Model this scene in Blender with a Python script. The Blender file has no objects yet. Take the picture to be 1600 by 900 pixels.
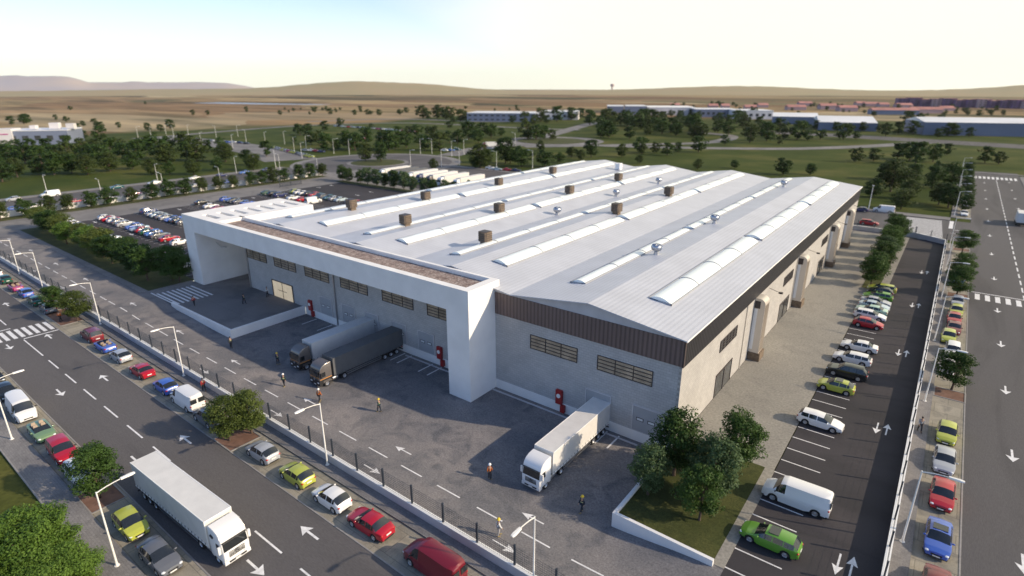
import bpy, math, random
from mathutils import Vector, Matrix
R = math.radians
# ---------------------------------------------------------------- camera, sky, sun
sc = bpy.context.scene
COL = sc.collection
CAMH, FPX, PIT, YAW = 35.0, 893.0, R(19.33), R(37.37)
cd = bpy.data.cameras.new('camera'); cam = bpy.data.objects.new('camera', cd); COL.objects.link(cam)
cam.location = (0, 0, CAMH); cam.rotation_euler = (R(90)-PIT, 0, YAW)
cd.sensor_width = 36; cd.lens = FPX/1600*36; cd.clip_start = 0.5; cd.clip_end = 30000
cd.dof.use_dof = True; cd.dof.focus_distance = 58; cd.dof.aperture_fstop = 0.105
sc.camera = cam
SUN_AZ, SUN_EL = R(21.4), R(26)
w = bpy.data.worlds.new('World'); sc.world = w; w.use_nodes = True
nt = w.node_tree; bg = nt.nodes['Background']
sky = nt.nodes.new('ShaderNodeTexSky'); sky.sky_type = 'NISHITA'; sky.sun_disc = False
sky.sun_elevation = SUN_EL; sky.sun_rotation = R(90)-SUN_AZ
sky.air_density = 0.65; sky.dust_density = 0.9; sky.ozone_density = 2.6
# cream glow painted into the sky colour, towards the sun's side and along the horizon
tc = nt.nodes.new('ShaderNodeTexCoord'); dp = nt.nodes.new('ShaderNodeVectorMath'); dp.operation = 'DOT_PRODUCT'
dp.inputs[1].default_value = (math.sin(R(22)), math.cos(R(22)), -.15); nt.links.new(tc.outputs['Generated'], dp.inputs[0])
cn_ = nt.nodes.new('ShaderNodeTexNoise'); cn_.inputs['Scale'].default_value = 1.6; cn_.inputs['Detail'].default_value = 7
cm_ = nt.nodes.new('ShaderNodeMapping'); cm_.inputs['Scale'].default_value = (1, 1, 3.5); nt.links.new(tc.outputs['Generated'], cm_.inputs[0]); nt.links.new(cm_.outputs[0], cn_.inputs['Vector'])
ad_ = nt.nodes.new('ShaderNodeMath'); ad_.operation = 'MULTIPLY_ADD'; ad_.inputs[1].default_value = .35; nt.links.new(cn_.outputs['Fac'], ad_.inputs[0]); nt.links.new(dp.outputs['Value'], ad_.inputs[2])
vr = nt.nodes.new('ShaderNodeMapRange'); vr.interpolation_type = 'SMOOTHSTEP'; vr.inputs[1].default_value = .30; vr.inputs[2].default_value = .86; nt.links.new(ad_.outputs[0], vr.inputs[0])
sz_ = nt.nodes.new('ShaderNodeSeparateXYZ'); nt.links.new(tc.outputs['Generated'], sz_.inputs[0])
hr = nt.nodes.new('ShaderNodeMapRange'); hr.interpolation_type = 'SMOOTHSTEP'; hr.inputs[1].default_value = .20; hr.inputs[2].default_value = -.02; hr.inputs[4].default_value = .9; nt.links.new(sz_.outputs[2], hr.inputs[0])
mx_ = nt.nodes.new('ShaderNodeMath'); mx_.operation = 'MAXIMUM'; nt.links.new(vr.outputs[0], mx_.inputs[0]); nt.links.new(hr.outputs[0], mx_.inputs[1])
vm = nt.nodes.new('ShaderNodeMix'); vm.data_type = 'RGBA'; nt.links.new(mx_.outputs[0], vm.inputs[0]); nt.links.new(sky.outputs[0], vm.inputs[6]); vm.inputs[7].default_value = (4.9, 4.82, 3.95, 1)
nt.links.new(vm.outputs[2], bg.inputs[0]); bg.inputs[1].default_value = 0.15
sd = bpy.data.lights.new('sun', 'SUN'); sd.energy = 3.15; sd.angle = R(0.6); sd.color = (1, .82, .60)
sun = bpy.data.objects.new('sun', sd); COL.objects.link(sun)
sdir = Vector((math.cos(SUN_EL)*math.cos(SUN_AZ), math.cos(SUN_EL)*math.sin(SUN_AZ), math.sin(SUN_EL)))
sun.rotation_euler = sdir.to_track_quat('Z', 'Y').to_euler(); sun.location = (60, 20, 60)
vs = sc.view_settings; vs.view_transform = 'Standard'; vs.look = 'None'; vs.gamma = 1; vs.exposure = 0.72
try: vs.use_curve_mapping = False
except Exception: pass
rnd = random.Random(7)
_f = Vector((-math.sin(YAW)*math.cos(PIT), math.cos(YAW)*math.cos(PIT), -math.sin(PIT)))
_r = Vector((math.cos(YAW), math.sin(YAW), 0)); _u = _r.cross(_f)
def G(px, py, z=0.0):
    "point of the ground plane seen at a photo pixel (survey helper)"
    d = _f*FPX + _r*(px-800) + _u*(450-py)
    t = (z-CAMH)/d.z
    return (d.x*t, d.y*t)
def PH(px, pyb, h):
    "height in metres of something h px tall standing at pixel px,pyb"
    x, y = G(px, pyb); D = math.hypot(x, y)
    d = _f*FPX + _r*(px-800) + _u*(450-(pyb-h))
    return CAMH + d.z*D/math.hypot(d.x, d.y)
# ---------------------------------------------------------------- materials
def mat(name, col, rough=.7, metal=0, var=0, vscale=1., bump=0, bscale=20., col2=None, detail=6, spec=.5, emit=0):
    m = bpy.data.materials.new(name); m.use_nodes = True; n = m.node_tree.nodes; l = m.node_tree.links
    b = n['Principled BSDF']; b.inputs['Roughness'].default_value = rough; b.inputs['Metallic'].default_value = metal
    b.inputs['Specular IOR Level'].default_value = spec
    c = (*col, 1); b.inputs['Base Color'].default_value = c
    if var or col2 or bump: geo = n.new('ShaderNodeNewGeometry')
    if var or col2:
        t = n.new('ShaderNodeTexNoise'); t.inputs['Scale'].default_value = vscale; t.inputs['Detail'].default_value = detail
        l.new(geo.outputs['Position'], t.inputs['Vector'])
        cr = n.new('ShaderNodeValToRGB'); e = cr.color_ramp.elements
        c2 = col2 or col
        e[0].position = .32; e[1].position = .68
        e[0].color = (*[max(0, v*(1-var)) for v in col], 1); e[1].color = (*[min(1, v*(1+var)) for v in c2], 1)
        l.new(t.outputs['Fac'], cr.inputs[0]); l.new(cr.outputs[0], b.inputs['Base Color'])
    if bump:
        t2 = n.new('ShaderNodeTexNoise'); t2.inputs['Scale'].default_value = bscale; t2.inputs['Detail'].default_value = 4
        l.new(geo.outputs['Position'], t2.inputs['Vector'])
        bp = n.new('ShaderNodeBump'); bp.inputs['Strength'].default_value = bump; bp.inputs['Distance'].default_value = .03
        l.new(t2.outputs['Fac'], bp.inputs['Height']); l.new(bp.outputs[0], b.inputs['Normal'])
    if emit:
        b.inputs['Emission Color'].default_value = c; b.inputs['Emission Strength'].default_value = emit
    return m
def two_noise(name, cA, cB, s1, dirt, s2, amt, rough=.9, fine=40, fineamt=.12, stretch=(1, 1, 1), cracks=0, pave=None):
    "paving: broad tone from cA to cB, stains of colour dirt, fine grain, optional cracks and joints"
    m = bpy.data.materials.new(name); m.use_nodes = True; n = m.node_tree.nodes; l = m.node_tree.links
    b = n['Principled BSDF']; b.inputs['Roughness'].default_value = rough; b.inputs['Specular IOR Level'].default_value = .3
    geo = n.new('ShaderNodeNewGeometry'); mp = n.new('ShaderNodeMapping'); mp.inputs['Scale'].default_value = stretch
    l.new(geo.outputs['Position'], mp.inputs['Vector'])
    def noise(s, d=6, vec=None, dist=0):
        t = n.new('ShaderNodeTexNoise'); t.inputs['Scale'].default_value = s; t.inputs['Detail'].default_value = d
        t.inputs['Distortion'].default_value = dist
        l.new((vec or mp).outputs[0], t.inputs['Vector']); return t
    def ramp(src, a, b_, ca=(0, 0, 0, 1), cb=(1, 1, 1, 1)):
        r_ = n.new('ShaderNodeValToRGB'); r_.color_ramp.elements[0].position = a; r_.color_ramp.elements[1].position = b_
        r_.color_ramp.elements[0].color = ca; r_.color_ramp.elements[1].color = cb
        l.new(src, r_.inputs[0]); return r_
    def mix(fac, a, b_, mode='MIX'):
        x = n.new('ShaderNodeMix'); x.data_type = 'RGBA'; x.blend_type = mode
        if isinstance(fac, float): x.inputs[0].default_value = fac
        else: l.new(fac, x.inputs[0])
        for k, v in ((6, a), (7, b_)):
            if isinstance(v, tuple): x.inputs[k].default_value = v
            else: l.new(v, x.inputs[k])
        return x
    base = ramp(noise(s1).outputs['Fac'], .35, .65, (*cA, 1), (*cB, 1))
    st = ramp(noise(s2, 8, dist=1.2).outputs['Fac'], .5, .68)
    mul = n.new('ShaderNodeMath'); mul.operation = 'MULTIPLY'; mul.inputs[1].default_value = amt; l.new(st.outputs[0], mul.inputs[0])
    x = mix(mul.outputs[0], base.outputs[0], (*dirt, 1))
    g = ramp(noise(fine, 3).outputs['Fac'], .3, .7, (1-fineamt,)*3+(1,), (1+fineamt,)*3+(1,))
    x = mix(1.0, x.outputs[2], g.outputs[0], 'MULTIPLY')
    if cracks:
        v = n.new('ShaderNodeTexVoronoi'); v.feature = 'DISTANCE_TO_EDGE'; v.inputs['Scale'].default_value = cracks
        wv = noise(.6, 5); av = n.new('ShaderNodeVectorMath'); av.operation = 'MULTIPLY_ADD'; av.inputs[1].default_value = (5, 5, 0)
        l.new(wv.outputs['Color'], av.inputs[0]); l.new(mp.outputs[0], av.inputs[2]); l.new(av.outputs[0], v.inputs['Vector'])
        cr = ramp(v.outputs['Distance'], 0, .006, (.8, .8, .8, 1), (1, 1, 1, 1))
        x = mix(1.0, x.outputs[2], cr.outputs[0], 'MULTIPLY')
    if pave:
        br = n.new('ShaderNodeTexBrick'); br.inputs['Scale'].default_value = 1
        br.inputs['Brick Width'].default_value = pave[0]; br.inputs['Row Height'].default_value = pave[1]
        br.inputs['Mortar Size'].default_value = pave[2]; br.inputs['Color1'].default_value = (1, 1, 1, 1)
        br.inputs['Color2'].default_value = (.86, .86, .86, 1); br.inputs['Mortar'].default_value = (.6, .6, .6, 1)
        l.new(geo.outputs['Position'], br.inputs['Vector'])
        x = mix(1.0, x.outputs[2], br.outputs[0], 'MULTIPLY')
    l.new(x.outputs[2], b.inputs['Base Color'])
    bp = n.new('ShaderNodeBump'); bp.inputs['Strength'].default_value = .35; bp.inputs['Distance'].default_value = .02
    l.new(g.outputs[0], bp.inputs['Height']); l.new(bp.outputs[0], b.inputs['Normal'])
    return m
def paint(name, col, rough=.28):
    m = mat(name, col, rough, spec=.5); b = m.node_tree.nodes['Principled BSDF']
    b.inputs['Coat Weight'].default_value = .5; b.inputs['Coat Roughness'].default_value = .08; return m
def stripes(name, col, axis, period, strength=.5, rough=.45, dark=.78, metal=0, duty=.5):
    "profiled sheet metal: ribs repeating every `period` along an axis"
    m = bpy.data.materials.new(name); m.use_nodes = True; n = m.node_tree.nodes; l = m.node_tree.links
    b = n['Principled BSDF']; b.inputs['Roughness'].default_value = rough; b.inputs['Metallic'].default_value = metal
    geo = n.new('ShaderNodeNewGeometry'); sx = n.new('ShaderNodeSeparateXYZ'); l.new(geo.outputs['Position'], sx.inputs[0])
    mu = n.new('ShaderNodeMath'); mu.operation = 'MULTIPLY'; mu.inputs[1].default_value = 2*math.pi/period; l.new(sx.outputs[axis], mu.inputs[0])
    si = n.new('ShaderNodeMath'); si.operation = 'SINE'; l.new(mu.outputs[0], si.inputs[0])
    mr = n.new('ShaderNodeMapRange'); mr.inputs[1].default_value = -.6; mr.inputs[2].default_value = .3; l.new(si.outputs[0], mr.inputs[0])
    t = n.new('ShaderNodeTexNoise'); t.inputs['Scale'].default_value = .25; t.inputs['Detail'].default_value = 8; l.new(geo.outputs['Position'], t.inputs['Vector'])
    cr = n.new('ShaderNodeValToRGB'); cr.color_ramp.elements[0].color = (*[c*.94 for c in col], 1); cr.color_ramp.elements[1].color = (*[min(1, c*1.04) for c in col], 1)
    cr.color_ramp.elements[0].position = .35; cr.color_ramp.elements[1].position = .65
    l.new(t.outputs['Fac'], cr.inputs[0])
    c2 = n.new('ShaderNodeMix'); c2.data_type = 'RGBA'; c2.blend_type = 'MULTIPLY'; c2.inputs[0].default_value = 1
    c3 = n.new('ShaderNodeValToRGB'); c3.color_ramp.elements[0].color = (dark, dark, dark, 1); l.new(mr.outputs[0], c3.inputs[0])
    l.new(cr.outputs[0], c2.inputs[6]); l.new(c3.outputs[0], c2.inputs[7]); l.new(c2.outputs[2], b.inputs['Base Color'])
    bp = n.new('ShaderNodeBump'); bp.inputs['Strength'].default_value = strength; bp.inputs['Distance'].default_value = .04
    l.new(mr.outputs[0], bp.inputs['Height']); l.new(bp.outputs[0], b.inputs['Normal'])
    return m
def blocks(name, col, plane):
    "blockwork wall with faint courses; plane 'X' = wall along x, 'Y' = wall along y"
    m = bpy.data.materials.new(name); m.use_nodes = True; n = m.node_tree.nodes; l = m.node_tree.links
    b = n['Principled BSDF']; b.inputs['Roughness'].default_value = .9; b.inputs['Specular IOR Level'].default_value = .2
    geo = n.new('ShaderNodeNewGeometry'); sx = n.new('ShaderNodeSeparateXYZ'); cb = n.new('ShaderNodeCombineXYZ')
    l.new(geo.outputs['Position'], sx.inputs[0]); l.new(sx.outputs[0 if plane == 'X' else 1], cb.inputs[0]); l.new(sx.outputs[2], cb.inputs[1])
    br = n.new('ShaderNodeTexBrick'); l.new(cb.outputs[0], br.inputs['Vector'])
    for k, v in (('Scale', 1), ('Brick Width', .6), ('Row Height', .3), ('Mortar Size', .018), ('Bias', 0)): br.inputs[k].default_value = v
    br.inputs['Color1'].default_value = (*col, 1); br.inputs['Color2'].default_value = (*[c*.90 for c in col], 1)
    br.inputs['Mortar'].default_value = (*[c*.72 for c in col], 1)
    t = n.new('ShaderNodeTexNoise'); t.inputs['Scale'].default_value = .5; t.inputs['Detail'].default_value = 8; l.new(geo.outputs['Position'], t.inputs['Vector'])
    cr = n.new('ShaderNodeValToRGB'); cr.color_ramp.elements[0].color = (.86, .86, .87, 1); cr.color_ramp.elements[0].position = .3; cr.color_ramp.elements[1].position = .7
    l.new(t.outputs['Fac'], cr.inputs[0])
    mx = n.new('ShaderNodeMix'); mx.data_type = 'RGBA'; mx.blend_type = 'MULTIPLY'; mx.inputs[0].default_value = 1
    l.new(br.outputs[0], mx.inputs[6]); l.new(cr.outputs[0], mx.inputs[7]); l.new(mx.outputs[2], b.inputs['Base Color'])
    bp = n.new('ShaderNodeBump'); bp.inputs['Strength'].default_value = .4; bp.inputs['Distance'].default_value = .02; bp.invert = True
    l.new(br.outputs['Fac'], bp.inputs['Height']); l.new(bp.outputs[0], b.inputs['Normal'])
    return m
def leaf(name, c1, c2):
    m = bpy.data.materials.new(name); m.use_nodes = True; n = m.node_tree.nodes; l = m.node_tree.links
    b = n['Principled BSDF']; b.inputs['Roughness'].default_value = .6; b.inputs['Specular IOR Level'].default_value = .25
    oi = n.new('ShaderNodeObjectInfo'); geo = n.new('ShaderNodeNewGeometry')
    t = n.new('ShaderNodeTexNoise'); t.inputs['Scale'].default_value = .9; t.inputs['Detail'].default_value = 5; l.new(geo.outputs['Position'], t.inputs['Vector'])
    ri = n.new('ShaderNodeMath'); ri.operation = 'MULTIPLY_ADD'; ri.inputs[1].default_value = .45; l.new(geo.outputs['Random Per Island'], ri.inputs[0]); l.new(t.outputs['Fac'], ri.inputs[2])
    ob = n.new('ShaderNodeMath'); ob.operation = 'MULTIPLY_ADD'; ob.inputs[1].default_value = .4; l.new(oi.outputs['Random'], ob.inputs[0]); l.new(ri.outputs[0], ob.inputs[2])
    cr = n.new('ShaderNodeValToRGB'); cr.color_ramp.elements[0].position = .45; cr.color_ramp.elements[1].position = 1.15
    cr.color_ramp.elements[1].position = 1.0
    cr.color_ramp.elements[0].color = (*c1, 1); cr.color_ramp.elements[1].color = (*c2, 1); l.new(ob.outputs[0], cr.inputs[0]); l.new(cr.outputs[0], b.inputs['Base Color'])
    tr = n.new('ShaderNodeBsdfTranslucent'); l.new(cr.outputs[0], tr.inputs[0]); ms = n.new('ShaderNodeMixShader'); ms.inputs[0].default_value = .3
    l.new(b.outputs[0], ms.inputs[1]); l.new(tr.outputs[0], ms.inputs[2]); l.new(ms.outputs[0], n['Material Output'].inputs[0])
    return m
M = {}
M['street'] = two_noise('street asphalt', (.094, .090, .093), (.126, .119, .118), .06, (.076, .073, .075), .25, .6, fine=25, fineamt=.16, stretch=(.14, 1, 1))
M['streetR'] = two_noise('cross street asphalt', (.088, .085, .088), (.12, .115, .115), .05, (.06, .058, .06), .2, .6, fine=25, fineamt=.14, stretch=(1, .12, 1))
M['yard'] = two_noise('stained concrete yard', (.150, .149, .156), (.240, .222, .214), .13, (.100, .104, .115), .30, .75, fine=7, fineamt=.26)
M['lot'] = two_noise('dark parking asphalt', (.040, .038, .042), (.058, .053, .058), .08, (.032, .031, .034), .3, .6, fine=30, fineamt=.22, stretch=(.3, 1, 1))
M['lane'] = two_noise('worn perimeter lane concrete', (.17, .165, .165), (.24, .23, .225), .07, (.12, .12, .125), .2, .6, fine=12, fineamt=.12, pave=(6, 6, .02))
M['gravel'] = two_noise('fine grey gravel', (.235, .225, .20), (.29, .275, .24), .1, (.19, .18, .165), .35, .5, fine=4, fineamt=.2)
M['strip'] = two_noise('sandy concrete parking strip', (.27, .25, .20), (.36, .33, .265), .25, (.17, .16, .14), .5, .7, fine=12, fineamt=.15, pave=(2.5, 2.5, .03))
M['walk'] = two_noise('grey pavers', (.20, .195, .195), (.26, .25, .245), .2, (.15, .148, .15), .6, .5, fine=9, fineamt=.16, pave=(.4, .2, .008))
M['kerb'] = mat('kerb concrete', (.27, .26, .25), .9, var=.12, vscale=2)
M['soil'] = two_noise('tree bed soil', (.16, .09, .065), (.22, .13, .095), .8, (.09, .06, .05), 1.4, .6, fine=20)
M['mark'] = mat('white road paint', (.72, .72, .72), .7, var=.14, vscale=3)
M['white'] = mat('white render', (.80, .79, .77), .75, var=.05, vscale=.4, bump=.05, bscale=6)
M['coping'] = mat('white coping', (.82, .82, .8), .6)
M['wallX'] = blocks('grey blockwork front', (.50, .495, .49), 'X')
M['wallY'] = blocks('grey blockwork side', (.47, .455, .43), 'Y')
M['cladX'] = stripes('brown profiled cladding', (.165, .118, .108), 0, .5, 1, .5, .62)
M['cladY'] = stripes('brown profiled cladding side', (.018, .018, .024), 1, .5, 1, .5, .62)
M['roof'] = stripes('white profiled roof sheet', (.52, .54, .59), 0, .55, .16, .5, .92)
M['gravelroof'] = two_noise('reddish roof gravel', (.18, .130, .112), (.32, .25, .22), 1.3, (.47, .42, .38), 1.9, .7, fine=5, fineamt=.4)
M['sky_light'] = mat('milky skylight', (.80, .86, .86), .18, spec=.6)
M['alu'] = mat('galvanised metal', (.55, .57, .6), .3, 1)
M['frame'] = mat('dark window frame', (.045, .035, .035), .5)
M['pane'] = mat('warm window pane', (.36, .29, .21), .12, var=.25, vscale=.8, spec=.8)
M['paneD'] = mat('dark window pane', (.06, .065, .07), .05, var=.4, vscale=.7, spec=.9)
M['lit'] = mat('lit entrance pane', (.50, .45, .35), .4, var=.15, vscale=1, emit=0)
_b = M['lit'].node_tree.nodes['Principled BSDF']; _b.inputs['Emission Color'].default_value = (1, .80, .52, 1); _b.inputs['Emission Strength'].default_value = .22
M['dock'] = mat('grey dock door', (.33, .34, .36), .6, var=.04, vscale=1)
M['dockpane'] = mat('small bright door window', (.7, .72, .72), .2)
M['red'] = mat('fire red', (.32, .02, .02), .4)
M['cooler'] = mat('brown evaporative cooler', (.155, .115, .08), .8, var=.3, vscale=2.5, bump=.4, bscale=8)
M['duct'] = mat('pale metal duct', (.62, .57, .50), .4, .3)
M['ductin'] = mat('duct panel', (.36, .31, .26), .35, .55, var=.1, vscale=.6)
M['lampwhite'] = mat('white lamp paint', (.80, .79, .75), .4)
M['darkpost'] = mat('dark fence metal', (.02, .03, .045), .5)
M['lowwall'] = mat('pale plinth wall', (.50, .49, .50), .85, var=.08, vscale=.6)
M['glass'] = mat('car glass', (.018, .022, .026), .04, spec=.9)
M['tyre'] = mat('tyre rubber', (.018, .018, .02), .85)
M['rim'] = mat('alloy rim', (.55, .56, .58), .3, .8)
M['black'] = mat('black plastic', (.02, .02, .022), .6)
M['headl'] = mat('headlight lens', (.75, .78, .8), .08, spec=.8)
M['taill'] = mat('red tail lamp', (.42, .015, .012), .2)
M['plate'] = mat('number plate', (.75, .75, .72), .5)
M['seat'] = mat('beige car seat', (.36, .28, .21), .8)
M['bark'] = mat('tree bark', (.085, .06, .045), .95, var=.3, vscale=3)
M['leafA'] = leaf('dark leaves', (.010, .032, .006), (.062, .118, .024))
M['leafE'] = leaf('deep green leaves', (.008, .024, .005), (.046, .088, .018)); M['leafF'] = leaf('deep olive leaves', (.012, .026, .005), (.060, .088, .020))
M['leafB'] = leaf('olive leaves', (.022, .043, .008), (.105, .140, .030))
M['leafC'] = leaf('bright leaves', (.030, .075, .010), (.125, .215, .035))
M['leafD'] = leaf('blue green leaves', (.018, .046, .020), (.095, .150, .060))
M['skin'] = mat('skin', (.42, .26, .18), .6)
for nm, c in dict(red=(.40, .010, .026), darkred=(.17, .010, .02), white=(.78, .78, .77), silver=(.38, .40, .43), grey=(.13, .14, .16), black=(.014, .018, .02), blue=(.05, .12, .46), lightblue=(.06, .17, .50),
                  lime=(.42, .46, .07), green=(.12, .30, .035), darkgreen=(.012, .085, .05), teal=(.01, .09, .10), magenta=(.32, .03, .14), navy=(.02, .03, .11), paleblue=(.42, .52, .58), mint=(.40, .58, .46), sage=(.16, .26, .14)).items():
    M['p_'+nm] = paint(nm+' car paint', c)
M['truckcloth'] = mat('white truck tarpaulin', (.66, .65, .62), .55, var=.05, vscale=1)
M['trucksteel'] = mat('dark truck tarpaulin', (.11, .115, .12), .6, var=.08, vscale=1)
M['truckgrey'] = mat('grey truck tarpaulin', (.62, .63, .63), .6, var=.05, vscale=1)
M['cabdark'] = paint('grey brown truck cab', (.115, .105, .10))
M['orange'] = mat('orange stripe', (.6, .25, .04), .5)
# ---------------------------------------------------------------- mesh helpers
class MB:
    def __init__(s): s.v = []; s.f = []; s.mi = []
    def add(s, vs_, fs, mi=0):
        o = len(s.v); s.v += [tuple(v) for v in vs_]; s.f += [tuple(i+o for i in f) for f in fs]; s.mi += [mi]*len(fs); return s
    def box(s, x0, y0, z0, x1, y1, z1, mi=0):
        return s.add([(x0,y0,z0),(x1,y0,z0),(x1,y1,z0),(x0,y1,z0),(x0,y0,z1),(x1,y0,z1),(x1,y1,z1),(x0,y1,z1)],
                     [(0,3,2,1),(4,5,6,7),(0,1,5,4),(1,2,6,5),(2,3,7,6),(3,0,4,7)], mi)
    def sheet(s, x0, y0, x1, y1, z, mi=0): return s.add([(x0,y0,z),(x1,y0,z),(x1,y1,z),(x0,y1,z)], [(0,1,2,3)], mi)
    def poly(s, pts, z, mi=0):
        a = sum(pts[i][0]*pts[(i+1) % len(pts)][1]-pts[(i+1) % len(pts)][0]*pts[i][1] for i in range(len(pts)))
        if a < 0: pts = pts[::-1]
        return s.add([(p[0], p[1], z) for p in pts], [tuple(range(len(pts)))], mi)
    def prism(s, pts, z0, z1, mi=0):
        a = sum(pts[i][0]*pts[(i+1) % len(pts)][1]-pts[(i+1) % len(pts)][0]*pts[i][1] for i in range(len(pts)))
        if a < 0: pts = pts[::-1]
        n = len(pts)
        return s.add([(p[0],p[1],z0) for p in pts]+[(p[0],p[1],z1) for p in pts], [tuple(range(n))[::-1], tuple(range(n, 2*n))]+[(i,(i+1) % n,n+(i+1) % n,n+i) for i in range(n)], mi)
    def extr(s, prof, axis, a, b, mi=0):
        "extrude a closed 2-D profile along axis 'x' (profile y,z) or 'y' (profile x,z)"
        P = (lambda p, t: (t, p[0], p[1])) if axis == 'x' else (lambda p, t: (p[0], t, p[1]))
        n = len(prof)
        return s.add([P(p, a) for p in prof]+[P(p, b) for p in prof], [tuple(range(n)), tuple(range(n, 2*n))[::-1]]+[(i, n+i, n+(i+1) % n, (i+1) % n) for i in range(n)], mi)
    def cyl(s, p0, p1, r0, r1=None, n=8, mi=0, caps=True):
        r1 = r0 if r1 is None else r1; p0 = Vector(p0); p1 = Vector(p1); d = (p1-p0)
        q = d.to_track_quat('Z', 'Y'); vs_ = []
        for p, r_ in ((p0, r0), (p1, r1)):
            for k in range(n): a = 2*math.pi*k/n; vs_.append(p+q @ Vector((r_*math.cos(a), r_*math.sin(a), 0)))
        fs = [(k, (k+1) % n, n+(k+1) % n, n+k) for k in range(n)]
        if caps: fs += [tuple(range(n))[::-1], tuple(range(n, 2*n))]
        return s.add(vs_, fs, mi)
    def tube(s, pts, rs, n=8, mi=0):
        for i in range(len(pts)-1): s.cyl(pts[i], pts[i+1], rs[i], rs[i+1], n, mi)
        return s
    def lathe(s, prof, n=16, c=(0, 0, 0), mi=0):
        vs_ = []
        for r_, z in prof:
            for k in range(n): a = 2*math.pi*k/n; vs_.append((c[0]+r_*math.cos(a), c[1]+r_*math.sin(a), c[2]+z))
        return s.add(vs_, [(i*n+k, i*n+(k+1) % n, (i+1)*n+(k+1) % n, (i+1)*n+k) for i in range(len(prof)-1) for k in range(n)], mi)
    def ell(s, c, r, n=8, m=6, mi=0):
        vs_ = []
        for i in range(m+1):
            ph = math.pi*i/m
            for k in range(n): a = 2*math.pi*k/n; vs_.append((c[0]+r[0]*math.sin(ph)*math.cos(a), c[1]+r[1]*math.sin(ph)*math.sin(a), c[2]-r[2]*math.cos(ph)))
        return s.add(vs_, [(i*n+k, i*n+(k+1) % n, (i+1)*n+(k+1) % n, (i+1)*n+k) for i in range(m) for k in range(n)], mi)
    def mesh(s, name, mats, smooth=False, ang=35):
        me = bpy.data.meshes.new(name); me.from_pydata(s.v, [], s.f)
        for m_ in (mats if isinstance(mats, (list, tuple)) else [mats]): me.materials.append(M[m_] if isinstance(m_, str) else m_)
        if any(s.mi): me.polygons.foreach_set('material_index', s.mi)
        if smooth:
            me.polygons.foreach_set('use_smooth', [True]*len(me.polygons)); me.set_sharp_from_angle(angle=R(ang))
        me.update(); return me
    def build(s, name, mats, parent=None, smooth=False, ang=35):
        return link(name, s.mesh(name, mats, smooth, ang), parent)
def link(name, me, parent=None, loc=None, rz=0, m=None, sc_=None):
    o = bpy.data.objects.new(name, me); COL.objects.link(o)
    if parent: o.parent = parent
    if loc: o.location = loc
    if rz: o.rotation_euler.z = rz
    if sc_: o.scale = sc_
    if m: o.material_slots[0].link = 'OBJECT'; o.material_slots[0].material = M[m]
    return o
def tag(o, label=None, cat=None, group=None, kind=None):
    if label: o['label'] = label
    if cat: o['category'] = cat
    if group: o['group'] = group
    if kind: o['kind'] = kind
    return o
def struct(name, mb, m, smooth=False): return tag(mb.build(name, m, smooth=smooth), kind='structure')
def empty(name, loc, rz, label, cat, group=None):
    o = bpy.data.objects.new(name, None); COL.objects.link(o); o.location = loc; o.rotation_euler.z = rz; o.empty_display_size = .3
    return tag(o, label, cat, group)
ORD = ['first','second','third','fourth','fifth','sixth','seventh','eighth','ninth','tenth','eleventh','twelfth','thirteenth','fourteenth','fifteenth','sixteenth','seventeenth','eighteenth','nineteenth','twentieth']
TENS = {20:'twenty',30:'thirty',40:'forty',50:'fifty',60:'sixty',70:'seventy',80:'eighty',90:'ninety'}
def ordn(i):
    if i < 20: return ORD[i]
    k = i+1; t = k//10*10
    return {20:'twentieth',30:'thirtieth',40:'fortieth',50:'fiftieth',60:'sixtieth',70:'seventieth',80:'eightieth',90:'ninetieth'}[t] if k == t else TENS[t]+'-'+ORD[k-t-1]
def pxof(x, y, z=0):
    v = Vector((x, y, z-CAMH)); c = v.dot(_f); return (800+FPX*v.dot(_r)/c, 450-FPX*v.dot(_u)/c)
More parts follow.
